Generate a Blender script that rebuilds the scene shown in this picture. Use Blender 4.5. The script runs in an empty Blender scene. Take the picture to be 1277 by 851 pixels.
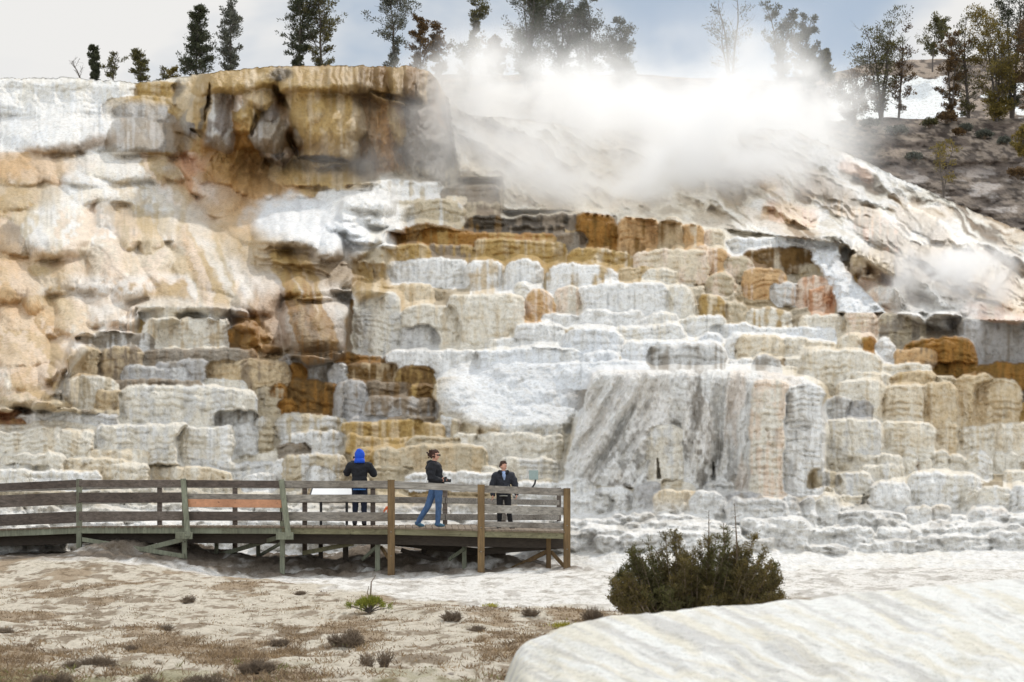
import bpy, math, random
import numpy as np
from mathutils import Vector, Matrix

F = 2490.0; CX = 638.5; HY = 620.0; CZ = 1.7      # telephoto lens in pixels, horizon row, eye height
S = bpy.context.scene
COLL = S.collection
rng = np.random.default_rng(11)
random.seed(5)

def P3(px, py, Y):
    return ((px-CX)/F*Y, Y, CZ+(HY-py)/F*Y)
def V3(px, py, Y): return Vector(P3(px, py, Y))

# ---------------------------------------------------------------- noise
def _h(ix, iy, seed):
    n = (ix.astype(np.int64)*374761393 + iy.astype(np.int64)*668265263 + seed*982451653) & 0xFFFFFFFF
    n = ((n ^ (n >> 13))*1274126177) & 0xFFFFFFFF
    n = ((n ^ (n >> 16))*2246822519) & 0xFFFFFFFF
    return ((n ^ (n >> 15)) & 0xFFFFFF)/float(0xFFFFFF)
def vn(x, y, seed=0):
    x, y = np.broadcast_arrays(np.asarray(x, float), np.asarray(y, float))
    ix = np.floor(x); iy = np.floor(y); fx = x-ix; fy = y-iy
    fx = fx*fx*fx*(fx*(fx*6-15)+10); fy = fy*fy*fy*(fy*(fy*6-15)+10)
    a = _h(ix, iy, seed); b = _h(ix+1, iy, seed); c = _h(ix, iy+1, seed); d = _h(ix+1, iy+1, seed)
    return (a+(b-a)*fx)*(1-fy)+(c+(d-c)*fx)*fy
def fb(x, y, seed=0, o=4, g=.5):
    s = 0; a = 1; t = 0
    for i in range(o):
        s = s+a*vn(x*2**i+i*17.3, y*2**i-i*9.1, seed+i*7); t += a; a *= g
    return s/t
def sm(x, a, b):
    t = np.clip((x-a)/(b-a), 0, 1); return t*t*(3-2*t)
def lin(c):
    c = np.asarray(c, float)/255.0
    return np.where(c <= .04045, c/12.92, ((c+.055)/1.055)**2.4)

# ---------------------------------------------------------------- objects
def link(o, parent=None):
    COLL.objects.link(o)
    if parent is not None:
        o.parent = parent
    return o
def tag(o, label=None, cat=None, group=None, kind=None):
    if label: o['label'] = label
    if cat: o['category'] = cat
    if group: o['group'] = group
    if kind: o['kind'] = kind
    return o
def empty(name, loc, label, cat, group=None):
    o = bpy.data.objects.new(name, None); o.location = loc; o.empty_display_size = .2
    link(o); return tag(o, label, cat, group)
def raw_mesh(name, co, faces, mat=None, parent=None, smooth=True, col=None, attrs=None):
    """co Nx3 array; faces list of tuples, or an Mx4 / Mx3 integer array. Child coordinates are local to the parent."""
    me = bpy.data.meshes.new(name)
    co = np.asarray(co, dtype=np.float32)
    if isinstance(faces, np.ndarray):
        k = faces.shape[1]; m = faces.shape[0]
        me.vertices.add(len(co)); me.vertices.foreach_set('co', co.ravel())
        me.loops.add(m*k); me.loops.foreach_set('vertex_index', faces.astype(np.int32).ravel())
        me.polygons.add(m)
        me.polygons.foreach_set('loop_start', np.arange(0, m*k, k, dtype=np.int32))
        me.update(calc_edges=True)
    else:
        me.from_pydata([tuple(map(float, c)) for c in co], [], faces); me.update()
    me.polygons.foreach_set('use_smooth', np.full(len(me.polygons), smooth, dtype=bool))
    if col is not None:
        a = me.color_attributes.new('Col', 'FLOAT_COLOR', 'POINT')
        c4 = np.ones((len(co), 4), np.float32); c4[:, :3] = col
        a.data.foreach_set('color', c4.ravel())
    for k_, v in (attrs or {}).items():
        a = me.attributes.new(k_, 'FLOAT', 'POINT'); a.data.foreach_set('value', np.asarray(v, np.float32).ravel())
    if mat: me.materials.append(mat)
    o = bpy.data.objects.new(name, me)
    return link(o, parent)
def grid_faces(nr, nc):
    i = np.arange(nr*nc).reshape(nr, nc)
    return np.stack([i[:-1, :-1], i[1:, :-1], i[1:, 1:], i[:-1, 1:]], -1).reshape(-1, 4)
def grid_mesh(name, X, Y, Z, mat, col=None, attrs=None, parent=None):
    nr, nc = X.shape
    co = np.stack([X, Y, Z], -1).reshape(-1, 3)
    return raw_mesh(name, co, grid_faces(nr, nc), mat, parent, True,
                    None if col is None else col.reshape(-1, 3), attrs)

class MB:
    """collects boxes, bars and tubes"""
    def __init__(s): s.v = []; s.f = []; s.c = []
    def add(s, vs, fs, c=None):
        n = len(s.v); s.v += [tuple(v) for v in vs]; s.f += [tuple(n+i for i in f) for f in fs]
    def bar(s, a, b, w, h, up=(0, 0, 1), bev=.006):
        """a squared timber from a to b: w sideways, h along up, edges chamfered"""
        a = Vector(a); b = Vector(b); d = (b-a).normalized(); up = Vector(up)
        sd = d.cross(up).normalized(); u = sd.cross(d).normalized()
        e = min(bev, w*.3, h*.3)
        ring = [(-w/2+e, -h/2), (w/2-e, -h/2), (w/2, -h/2+e), (w/2, h/2-e), (w/2-e, h/2), (-w/2+e, h/2), (-w/2, h/2-e), (-w/2, -h/2+e)]
        vs = [a+sd*x+u*y for x, y in ring]+[b+sd*x+u*y for x, y in ring]
        fs = [(i, (i+1) % 8, 8+(i+1) % 8, 8+i) for i in range(8)]+[tuple(range(7, -1, -1)), tuple(range(8, 16))]
        s.add(vs, fs)
    def tube(s, pts, rad, n=6, cap=True):
        pts = [Vector(p) for p in pts]; k = len(pts); vs = []; fs = []
        ref = Vector((.3, .9, .2)).normalized()
        for i, p in enumerate(pts):
            d = (pts[min(i+1, k-1)]-pts[max(i-1, 0)])
            d = d.normalized() if d.length > 1e-9 else Vector((0, 0, 1))
            a = d.cross(ref)
            if a.length < .05: a = d.cross(Vector((1, 0, 0)))
            a.normalize(); b = d.cross(a)
            r = rad[i] if hasattr(rad, '__len__') else rad
            for j in range(n):
                t = 2*math.pi*j/n; vs.append(p+a*(r*math.cos(t))+b*(r*math.sin(t)))
        for i in range(k-1):
            for j in range(n):
                fs.append((i*n+j, i*n+(j+1) % n, (i+1)*n+(j+1) % n, (i+1)*n+j))
        if cap: fs += [tuple(range(n-1, -1, -1)), tuple((k-1)*n+j for j in range(n))]
        s.add(vs, fs)
    def ball(s, c, r, nu=10, nv=7):
        c = Vector(c); rx, ry, rz = r if hasattr(r, '__len__') else (r, r, r)
        vs = [c+Vector((0, 0, rz))]; fs = []
        for i in range(1, nv):
            t = math.pi*i/nv
            for j in range(nu):
                p = 2*math.pi*j/nu
                vs.append(c+Vector((rx*math.sin(t)*math.cos(p), ry*math.sin(t)*math.sin(p), rz*math.cos(t))))
        vs.append(c-Vector((0, 0, rz)))
        for j in range(nu): fs.append((0, 1+j, 1+(j+1) % nu))
        for i in range(nv-2):
            for j in range(nu):
                a = 1+i*nu+j; b = 1+i*nu+(j+1) % nu; fs.append((a, a+nu, b+nu, b))
        l = len(vs)-1; k = 1+(nv-2)*nu
        for j in range(nu): fs.append((l, k+(j+1) % nu, k+j))
        s.add(vs, fs)
    def build(s, name, mat, parent=None, smooth=False, local=None):
        v = np.array(s.v, float)
        if parent is not None and local is None:
            r = parent
            while r is not None: v = v-np.array(r.location); r = r.parent
        return raw_mesh(name, v, s.f, mat, parent, smooth)

# ---------------------------------------------------------------- materials
def mat_new(name):
    m = bpy.data.materials.new(name); m.use_nodes = True
    nt = m.node_tree; b = nt.nodes['Principled BSDF']
    return m, nt, b
def nd(nt, t, **k):
    n = nt.nodes.new(t)
    for a, v in k.items(): setattr(n, a, v)
    return n
def noise(nt, scale, detail=4, rough=.55, vec=None, dim='3D', dist=0):
    n = nd(nt, 'ShaderNodeTexNoise'); n.noise_dimensions = dim
    n.inputs['Scale'].default_value = scale; n.inputs['Detail'].default_value = detail
    n.inputs['Roughness'].default_value = rough; n.inputs['Distortion'].default_value = dist
    if vec is not None: nt.links.new(vec, n.inputs['Vector'])
    return n
def coords(nt, scale=(1, 1, 1), rot=(0, 0, 0)):
    t = nd(nt, 'ShaderNodeTexCoord'); m = nd(nt, 'ShaderNodeMapping')
    m.inputs['Scale'].default_value = scale; m.inputs['Rotation'].default_value = rot
    nt.links.new(t.outputs['Object'], m.inputs['Vector']); return m.outputs['Vector']
def ramp(nt, src, stops):
    r = nd(nt, 'ShaderNodeValToRGB'); el = r.color_ramp.elements
    while len(el) < len(stops): el.new(.5)
    for e, (p, c) in zip(el, stops):
        e.position = p; e.color = tuple(c)+(1,) if len(c) == 3 else c
    nt.links.new(src, r.inputs['Fac']); return r.outputs['Color']
def mixc(nt, f, a, b, mode='MIX'):
    m = nd(nt, 'ShaderNodeMix'); m.data_type = 'RGBA'; m.blend_type = mode
    for s_, v in ((m.inputs[0], f), (m.inputs[6], a), (m.inputs[7], b)):
        if isinstance(v, (int, float)): s_.default_value = v
        elif isinstance(v, (tuple, list)): s_.default_value = tuple(v)+(1,) if len(v) == 3 else v
        else: nt.links.new(v, s_)
    return m.outputs[2]
def math_(nt, op, a, b=0, c=None, clamp=False):
    m = nd(nt, 'ShaderNodeMath'); m.operation = op; m.use_clamp = clamp
    for i, v in enumerate((a, b) if c is None else (a, b, c)):
        if isinstance(v, (int, float)): m.inputs[i].default_value = v
        else: nt.links.new(v, m.inputs[i])
    return m.outputs[0]
def bump(nt, b, h, strength=.5, dist=.02, prev=None):
    n = nd(nt, 'ShaderNodeBump'); n.inputs['Strength'].default_value = strength; n.inputs['Distance'].default_value = dist
    nt.links.new(h, n.inputs['Height'])
    if prev is not None: nt.links.new(prev, n.inputs['Normal'])
    nt.links.new(n.outputs['Normal'], b.inputs['Normal']); return n.outputs['Normal']

def simple(name, rgb, rough=.7, var=.25, scale=30, bmp=.2, stretch=(1, 1, 1), bd=.005, metal=0):
    m, nt, b = mat_new(name); v = coords(nt, stretch)
    n = noise(nt, scale, 5, .6, v)
    c = lin(rgb)
    col = ramp(nt, n.outputs['Fac'], [(.3, tuple(c*(1-var))), (.7, tuple(np.minimum(c*(1+var), .95)))])
    nt.links.new(col, b.inputs['Base Color']); b.inputs['Roughness'].default_value = rough
    b.inputs['Metallic'].default_value = metal
    if bmp: bump(nt, b, n.outputs['Fac'], bmp, bd)
    return m
def travertine_mat(name, fine=1.0, amt=1.0):
    """colour from the deposit map, grain and small relief from noise"""
    m, nt, b = mat_new(name)
    at = nd(nt, 'ShaderNodeAttribute'); at.attribute_name = 'Col'
    wt = nd(nt, 'ShaderNodeAttribute'); wt.attribute_name = 'wet'
    v = coords(nt); vs = coords(nt, (1, 1, .22))
    n1 = noise(nt, 9*fine, 7, .62, v); n2 = noise(nt, 26*fine, 4, .6, v); n3 = noise(nt, 5*fine, 5, .6, vs)
    g = ramp(nt, n1.outputs['Fac'], [(.30, (.74, .72, .69)), (.44, (.97, .97, .96)), (.62, (1.08, 1.08, 1.08))])
    c = mixc(nt, amt, at.outputs['Color'], g, 'MULTIPLY')
    s2 = ramp(nt, n2.outputs['Fac'], [(.33, (.68, .66, .63)), (.41, (1, 1, 1))])
    c = mixc(nt, .8*amt, c, s2, 'MULTIPLY')
    s3 = ramp(nt, n3.outputs['Fac'], [(.35, (.88, .85, .80)), (.5, (1, 1, 1))])
    c = mixc(nt, .8*amt, c, s3, 'MULTIPLY')
    nt.links.new(c, b.inputs['Base Color'])
    r = math_(nt, 'MULTIPLY_ADD', wt.outputs['Fac'], -.5, .86); nt.links.new(r, b.inputs['Roughness'])
    sp = math_(nt, 'MULTIPLY_ADD', wt.outputs['Fac'], .5, .2); nt.links.new(sp, b.inputs['Specular IOR Level'])
    p = bump(nt, b, n3.outputs['Fac'], .45, .10)
    p = bump(nt, b, n1.outputs['Fac'], .75, .08, p)
    bump(nt, b, n2.outputs['Fac'], .4, .02, p)
    return m
EXPO = -0.12
# ================================================================ the travertine hill
PAL = dict(W=(238, 236, 232), S=(233, 234, 235), c=(230, 223, 209), C=(222, 208, 184), T=(204, 168, 122), O=(156, 112, 52),
           K=(176, 146, 90), B=(116, 88, 48), D=(62, 52, 38), G=(184, 181, 178), g=(116, 110, 106), P=(232, 212, 192),
           R=(196, 148, 112), Y=(196, 182, 156), N=(140, 124, 104), E=(214, 212, 208), L=(205, 184, 150), V=(128, 96, 44), M=(150, 140, 126))
PL = {k: lin(v)*.96 for k, v in PAL.items()}
for k_ in 'WS': PL[k_] = PL[k_]*.98
STEP = 1.15
PX1 = np.arange(-300, 1640, STEP); PY1 = np.arange(40, 752, STEP)
PX, PY = np.meshgrid(PX1, PY1)
def dbase(px, py):
    d = np.interp(py, [40, 90, 150, 200, 265, 300, 360, 430, 460, 600, 640, 690, 745, 800],
                      [99, 96.5, 93, 89, 83, 76, 71, 66, 62.5, 57, 53.5, 48.5, 43.2, 40])
    return d+1.2*np.sin(px/190.)+0.9*np.sin(px/71.+py/60.)
RIMX = [-150, 0, 80, 120, 165, 200, 240, 290, 340, 470, 505, 535, 546, 556, 575, 600, 650, 720, 800, 900, 990, 1024, 1060, 1120, 1160, 1200, 1240, 1277, 1640]
RIMY = [98, 98, 96, 99, 103, 100, 93, 87, 83, 82, 83, 88, 100, 120, 140, 146, 148, 160, 165, 160, 162, 178, 192, 222, 238, 258, 274, 288, 392]
wx = (fb(PX/24., PY/24., 3, 3)-.5)*11+(fb(PX/6., PY/6., 4, 2)-.5)*4.5
BIG = (fb(PX/60., PY/45., 8, 2)-.5)*9
wy = (fb(PX/24., PY/24., 5, 3)-.5)*6+(fb(PX/6., PY/6., 6, 2)-.5)*3.5
DEP = dbase(PX, PY)
COL = np.empty(PX.shape+(3,)); COL[:] = PL['c']
WET = np.zeros_like(PX)
def sl(x0, y0, x1, y1, pad=14):
    i0 = max(0, int((y0-pad-PY1[0])/STEP)); i1 = min(len(PY1), int((y1+pad-PY1[0])/STEP)+2)
    j0 = max(0, int((x0-pad-PX1[0])/STEP)); j1 = min(len(PX1), int((x1+pad-PX1[0])/STEP)+2)
    return slice(i0, max(i0, i1)), slice(j0, max(j0, j1))
def patch(cx, cy, rx, ry, rot, c, soft=.5, amt=1.0, wet=None):
    R = max(rx, ry)*1.6; s = sl(cx-R, cy-R, cx+R, cy+R)
    if s[0].stop <= s[0].start or s[1].stop <= s[1].start: return
    t = math.radians(rot); x = PX[s]+wx[s]*1.5-cx; y = PY[s]+wy[s]*1.5-cy
    u = (x*math.cos(t)+y*math.sin(t))/rx; v = (-x*math.sin(t)+y*math.cos(t))/ry
    r = np.sqrt(u*u+v*v)+(fb(PX[s]/14., PY[s]/14., 21, 3)-.5)*.5
    m = (1-sm(r+(fb(PX[s]/40., PY[s]/34., 22, 3)-.5)*.7, 1-soft*.9, 1+soft*.7))*amt
    COL[s] = COL[s]*(1-m[..., None])+PL[c]*m[..., None]
    if wet is not None: WET[s] = WET[s]*(1-m)+wet*m
def blkcol(x, y, w, h, col, seed):
    """intrinsic colour of one terrace: stain streaks from the lip, mottling"""
    c1 = PL[col[0]]; c2 = PL[col[1]] if len(col) > 1 else c1*.82
    st = vn(x/3.2, y/60.+seed, seed)*.55+vn(x/9., y/80.+seed*.3, seed+1)*.45
    mo = fb(x/12., y/12., seed+2, 3)
    k = sm(st*.55+mo*.45, .45, .66)*(.85 if len(col) > 1 else .5)
    c = c1*(1-k[..., None])+c2*k[..., None]
    dk = sm(vn(x/2.1, y/34., seed+5), .74, .95)*sm(mo, .35, .6)
    return c*(1-.28*dk[..., None])
nblk = [0]
def _hh(k): return float(_h(np.array(k), np.array(k*7+1), 5))
def block(x0, y0, x1, y1, col, r=None, lean=.30, bul=.35, over=0., flute=.05, dshift=0., slant=0.):
    nblk[0] += 1; sd = nblk[0]
    w = x1-x0; h = y1-y0; cx = (x0+x1)/2; cy = (y0+y1)/2
    if r is None: r = min(w*.32, h*.48, 12)
    y1e = y1+7; h = y1e-y0; cy = (y0+y1e)/2
    s = sl(x0, y0-abs(slant)*w, x1, y1e)
    if s[0].stop <= s[0].start or s[1].stop <= s[1].start: return
    x = PX[s]+wx[s]*.75; y = PY[s]+wy[s]*.65+BIG[s]-slant*(PX[s]-cx)+(vn(PX[s]/9., sd*3.3, sd)-.5)*2.8-np.clip(((PX[s]-cx)/(w/2))*(1)+(_hh(sd+5)-.5)*.8, -1.3, 1.3)**2*min(h*.30, 6)*(.10+.50*_hh(sd+3))
    dx = np.abs(x-cx)-(w/2-r); dy = np.abs(y-cy)-(h/2-r)
    sd_ = np.hypot(np.maximum(dx, 0), np.maximum(dy, 0))+np.minimum(np.maximum(dx, dy), 0)-r
    m = sd_ < 0
    if not m.any(): return
    D0 = float(dbase(cx, y1))-dshift; mpp = D0/F
    dyt = -(y-cy)-(h/2-r)      # the lower edge is not rounded: it sinks behind the terrace below
    sdr = np.hypot(np.maximum(dx, 0), np.maximum(dyt, 0))+np.minimum(np.maximum(dx, dyt), 0)-r
    cur = np.percentile(DEP[s][m], 12); D0 = max(min(D0, cur-.10), D0-1.2)
    q = np.clip(-sdr/(r*1.15+2), 0, 1)
    rnd = (1-np.sqrt(1-(1-q)**2))*(r*1.15+2)*mpp*.75
    u = (x-cx)/(w/2)
    d = D0+rnd+lean*(y1-y)*mpp+bul*mpp*min(w*.5, 34)*u*u*.75
    lip = np.exp(-((y-y0-2.5)/2.6)**2)
    d -= .05*lip
    per = 6.5+4.5*_hh(sd); st_ = (y-y0+(vn(x/26., sd*1.7, sd+3)-.5)*7+(vn(x/8., sd*2.7, sd+6)-.5)*2.2)/per; fr = st_-np.floor(st_)
    stw = (.35+.65*_hh(sd+77))*sm(vn(x/22., np.floor(st_)*3.1+sd, sd+5), .35, .6)
    d += stw*(.16*sm(fr, .55, 1.)*(1-sm(fr, .97, 1.0))-.16*(1-fr)*0-.11*np.floor(st_)*0)+stw*.10*(1-np.sqrt(np.clip(1-(1-np.clip(fr/.3, 0, 1))**2, 0, 1)))
    vf = np.abs(2*vn(x/17., y/120.+sd, sd+12)-1); d += .14*(1-sm(vf, 0, .13))*(.1+.7*_hh(sd+31))       # narrow upright seams
    d += (vn(x/5.0, y/90., sd)-.5)*flute*(1-.5*lip)+(vn(x/13., y/30., sd+9)-.5)*.26*min(1, w/50)-np.abs(2*vn(x/12., y/70., sd+4)-1)**.6*.12*min(1, w/40)
    d += over*(y-y0)/h*1.0
    D = DEP[s]; C = COL[s]
    D[m] = d[m]; C[m] = blkcol(PX[s], PY[s], w, h, col, sd)[m]
    W_ = WET[s]; W_[m] = .15
# ---- deposits' broad colours (the flowstone on the left, the slopes)
for a in [(60, 150, 190, 60, 0, 'W'), (240, 170, 130, 60, 0, 'L'), (170, 170, 70, 25, 0, 'M'), (95, 183, 60, 14, -8, 'B'), (30, 210, 90, 26, 0, 'T'),
          (20, 240, 60, 25, 0, 'K'), (160, 240, 110, 60, 15, 'c'), (120, 320, 130, 110, 20, 'P'), (150, 350, 90, 60, 0, 'W'), (270, 260, 80, 80, 30, 'T'),
          (285, 232, 34, 40, 20, 'O'), (232, 202, 22, 12, 10, 'R'), (340, 270, 70, 55, 0, 'T'), (350, 200, 80, 40, 0, 'O'), (370, 330, 120, 38, 10, 'K'),
          (410, 330, 60, 24, 15, 'B'), (260, 340, 90, 50, 0, 'Y'), (260, 380, 90, 30, 0, 'c'), (330, 400, 60, 60, 0, 'K'), (400, 405, 60, 45, 0, 'O'),
          (20, 300, 45, 28, 20, 'N'), (30, 350, 60, 50, 0, 'T'), (60, 350, 40, 50, -20, 'K'), (40, 430, 70, 70, 0, 'P'), (90, 395, 28, 20, 40, 'T'),
          (50, 480, 80, 30, 0, 'Y'), (20, 505, 40, 12, 0, 'R'), (395, 220, 60, 22, -10, 'T'), (600, 200, 90, 60, 30, 'M'), (800, 220, 260, 60, 0, 'C'),
          (1120, 290, 260, 90, 28, 'N'), (1100, 215, 170, 16, 28, 'E'), (1090, 262, 70, 30, 28, 'B'), (1130, 300, 60, 26, 25, 'g'), (1215, 330, 70, 22, 28, 'N'), (1250, 320, 90, 16, 30, 'c'), (1180, 320, 60, 14, 25, 'R'), (1250, 360, 60, 22, 10, 'T'),
          (1010, 250, 60, 20, 20, 'T'), (1150, 375, 70, 25, 10, 'W'), (460, 335, 40, 30, 0, 'K')]:
    patch(*a)
# ---- filler terraces
ytop_x = [-300, 60, 80, 120, 180, 310, 350, 430, 440, 470, 580, 880, 1050, 1110, 1125, 1180, 1640]
ytop_y = [522, 506, 470, 410, 380, 390, 438, 438, 348, 300, 282, 300, 330, 350, 388, 392, 440]
for a in [(640, 560, 900, 130, 0, 'c'), (640, 470, 170, 50, 0, 'S'), (1150, 470, 170, 70, 0, 'C'), (200, 450, 150, 60, 0, 'Y'), (480, 510, 110, 70, 0, 'K'),
          (610, 310, 150, 40, 0, 'K'), (940, 350, 100, 50, 0, 'C'), (760, 330, 90, 40, 0, 'C'), (600, 400, 120, 40, 0, 'c'), (960, 430, 120, 40, 0, 'c'),
          (850, 640, 200, 50, 0, 'E'), (500, 575, 90, 30, 0, 'Y'), (1200, 470, 90, 40, 0, 'L'), (150, 560, 200, 60, 0, 'c')]:
    yt = np.interp(PX, ytop_x, ytop_y); keep = (PY < yt-4)[..., None]; old = COL.copy(); patch(*a); COL[:] = np.where(keep, old, COL)
rf = random.Random(3); y = 285.
fill = []
while y < 668:
    h = rf.uniform(9, 19) if y < 610 else rf.uniform(6, 11)
    x = -300+rf.uniform(-20, 0)
    while x < 1630:
        w = rf.uniform(18, 75)*(1 if y < 600 else 1.4)
        if y+4 > np.interp(x+w/2, ytop_x, ytop_y): fill.append((x, y+rf.uniform(-4, 4), x+w+3, y+h+rf.uniform(2, 6)))
        x += w
    y += h
for (x0, y0, x1, y1) in sorted(fill, key=lambda b: b[3]):
    i = int(np.clip(((y0+y1)/2-PY1[0])/STEP, 0, len(PY1)-1)); j = int(np.clip(((x0+x1)/2-PX1[0])/STEP, 0, len(PX1)-1))
    PL['_'] = COL[i, j]*rf.uniform(.86, 1.06); PL['-'] = PL['_']*np.array([.82, .78, .70])
    block(x0, y0, x1, y1, '_-')
# ---- terraces read from the photograph, row by row
BL = """
-160 98 168 138 Wc;165 102 242 124 KL;128 121 218 140 KL;
440 225 555 250 WY;548 228 625 251 NM;555 243 583 251 Cc;425 248 580 279 YE;576 250 627 268 NY;
475 282 592 308 BO;580 265 632 293 DB;628 268 722 281 DN;624 280 704 293 DN;718 265 768 311 OV;716 264 770 280 NM;768 268 822 309 TV;818 270 853 309 LV;845 277 880 306 TC;878 283 903 307 CP;
520 290 695 311 OK;590 300 706 327 KL;693 292 732 311 NM;465 307 540 346 KL;513 309 592 329 NK;480 326 586 354 WE;584 326 630 372 WL;628 327 676 372 WE;705 310 790 334 KC;788 309 885 350 CP;860 306 884 346 PT;
680 331 772 371 WK;768 331 820 358 LK;800 335 846 361 cC;655 360 692 403 TP;690 357 724 390 cP;722 355 832 388 W;722 386 806 410 WE;830 359 866 392 cW;555 369 655 432 cC;640 353 660 400 cW;
440 354 542 384 LC;387 362 442 373 W;440 362 500 440 cE;498 382 572 437 cC;480 408 548 437 EG;642 401 704 434 WE;604 421 648 437 Wc;676 391 724 403 WE;700 410 776 443 SW;744 403 857 425 Wc;842 393 906 416 Wc;798 390 846 404 Wc;
480 435 600 462 WE;590 436 732 452 SW;658 432 724 451 W;726 439 772 457 S;775 424 902 452 SW;690 452 812 476 S;868 417 900 440 S;
806 429 906 463 EM;905 447 942 467 W;938 446 976 467 EM;868 426 906 445 WS;
884 405 990 422 WS;980 406 1042 428 SW;918 418 978 447 Cc;972 420 1014 441 cC;1008 425 1044 442 cC;1040 418 1074 446 Cc;1000 436 1098 472 cC;905 420 925 446 W;
1070 422 1096 445 OK;1092 421 1118 445 W;905 293 1048 312 WS;925 308 1022 335 BC;878 310 912 346 TP;903 318 940 346 YP;1030 296 1062 320 cW;1060 318 1086 356 KP;1082 318 1117 356 RT;1070 344 1106 362 P;1080 357 1124 392 Pc;1050 388 1094 421 PC;
925 332 982 366 TP;880 341 918 364 YP;995 329 1024 347 YK;960 352 1002 374 EP;992 344 1037 376 PR;1008 358 1042 386 RP;870 370 907 397 KC;930 384 988 405 cK;996 392 1056 421 cC;900 378 934 396 YC;
1095 391 1154 427 MY;1150 391 1200 416 MN;1196 398 1320 452 GM;1150 413 1218 422 NM;1126 422 1218 453 OV;1214 424 1238 451 NB;1114 434 1172 453 TN;1165 452 1320 479 VO;1088 452 1164 466 cC;
1160 463 1208 469 OV;1040 464 1112 477 cC;1108 462 1172 482 LK;1043 473 1104 524 cC;1100 478 1158 524 Cc;1150 474 1192 533 LC;1165 466 1196 502 YC;1188 465 1242 532 LC;1212 473 1273 532 LC;1265 502 1320 528 KL;
1028 524 1100 566 cE;1098 525 1166 567 cC;1164 527 1198 563 CL;1192 529 1320 567 cC;1062 567 1100 580 c;1092 566 1126 602 c;1124 563 1146 592 cW;1144 572 1163 592 cP;1161 560 1181 590 c;1179 566 1205 587 c;1203 563 1238 592 cW;1234 561 1272 582 c;1250 585 1290 604 cC;
1058 579 1122 602 cE;1008 586 1048 602 YE;1040 590 1088 614 Ec;1086 602 1136 634 W;1130 590 1226 632 Wc;1198 610 1224 634 cP;1220 605 1264 635 cW;1258 602 1320 635 W;1128 630 1162 647 YE;1158 629 1188 642 LP;1208 632 1258 648 EP;
1028 495 1066 524 EM;1058 500 1088 524 GM;
876 600 918 614 EG;904 615 952 630 GM;904 622 982 652 EG;974 620 1000 649 EM;998 620 1018 649 EG;1015 620 1046 648 Ec;1045 638 1096 657 EG;924 647 1008 667 EM;1010 655 1090 668 EG;
820 600 868 614 cY;812 613 882 637 CL;740 604 792 634 WG;790 600 824 634 GE;862 612 906 640 EW;
83 434 127 474 LN;122 434 180 474 NL;176 434 322 460 MN;172 381 312 403 cW;176 395 290 436 cL;158 398 182 414 K;90 415 192 445 MW;193 450 264 470 GM;150 460 238 480 GE;80 470 150 502 cY;118 474 252 490 NM;118 484 162 516 LN;148 480 322 531 cE;250 472 312 492 cW;
258 450 362 483 LN;285 404 322 436 BO;345 443 416 475 MG;355 455 384 477 OV;408 450 434 477 GW;357 473 424 519 BO;415 475 458 520 GM;316 481 346 499 YM;338 480 362 500 OY;318 497 352 512 YM;346 500 372 521 OV;318 508 352 524 Y;
345 515 434 542 YE;350 538 430 564 EY;426 524 532 543 KL;345 552 388 567 NM;350 565 434 602 YE;318 520 344 558 YE;284 528 322 562 EW;268 512 322 532 EM;
352 373 442 386 BV;356 383 440 442 NB;
398 438 478 451 BO;473 443 526 456 BO;428 451 497 476 BL;493 453 542 478 BK;428 472 457 520 GN;453 474 517 496 NB;508 478 544 499 BK;453 495 547 521 NG;543 498 574 519 BO;540 470 592 520 YL;438 518 487 526 G;485 518 514 527 NM;511 520 542 528 NM;
526 529 554 546 LK;548 521 564 538 W;560 524 577 542 YN;572 516 602 542 YL;598 520 624 542 LY;622 525 702 547 cE;564 541 602 558 cY;588 541 704 572 c;428 543 512 559 KL;506 544 575 562 YL;568 555 604 572 cY;465 556 607 592 YL;438 558 470 582 KL;460 580 516 595 Y;
338 574 387 600 W;383 580 417 602 W;598 583 628 592 c;505 590 622 606 W;620 570 700 590 cE;
116 527 238 576 cE;-20 536 130 569 cC;104 557 187 580 Cc;78 570 157 589 Cc;4 567 82 587 c;94 578 187 599 Cc;-160 580 62 592 cE;-160 587 126 604 Wc;184 585 292 600 Cc;220 530 292 577 cW;-160 527 122 544 cC;12 515 102 532 WE;
-160 520 34 540 TR;60 508 162 524 YM;98 514 157 529 EG;-160 507 28 523 RT;-160 560 10 582 c;230 575 340 590 Ec;300 590 345 606 WG
"""
bl = []
for t in BL.replace('\n', '').split(';'):
    t = t.split()
    if len(t) == 5: bl.append(tuple(map(float, t[:4]))+(t[4],))
CLB = lambda b: b[3] > 592 and b[2] > 690 and b[0] < 1040
for b in sorted(bl, key=lambda b: b[3]):
    if not CLB(b): block(*b)
# ---- the tall grey-streaked cliff
s = sl(690, 455, 1035, 620); x = PX[s]+wx[s]*.5; y = PY[s]+wy[s]*.5
topc = np.interp(x, [700, 738, 746, 940, 1000, 1020, 1034], [600, 466, 461, 461, 470, 482, 560])
botc = np.interp(x, [690, 720, 770, 830, 900, 980, 1010, 1035], [600, 606, 606, 612, 618, 626, 616, 600])
m = (y > topc) & (y < botc) & (x > 702) & (x < 1030)
e = np.minimum(np.minimum((x-702)*.16, (1030-x)*.6), np.minimum((y-topc)*.8, 60)); e = np.clip(e/10, 0, 1)
slx = x+(y-460)*np.interp(x, [700, 800, 860, 1035], [.60, .42, .10, 0])       # ribs fan out to the left
rib = fb(slx/15., y/110., 61, 4); rib2 = vn(slx/4.5, y/30., 62)
d = float(dbase(860, 606))-.7+(1-np.sqrt(1-(1-e)**2))*.9+.18*(606-y)*.023-rib*1.2-rib2*.16-vn(slx/8., y/60., 63)*.25+((x-850)/170)**2*1.0
C = PL['W']*.97
cc = np.empty(x.shape+(3,)); cc[:] = C
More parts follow.
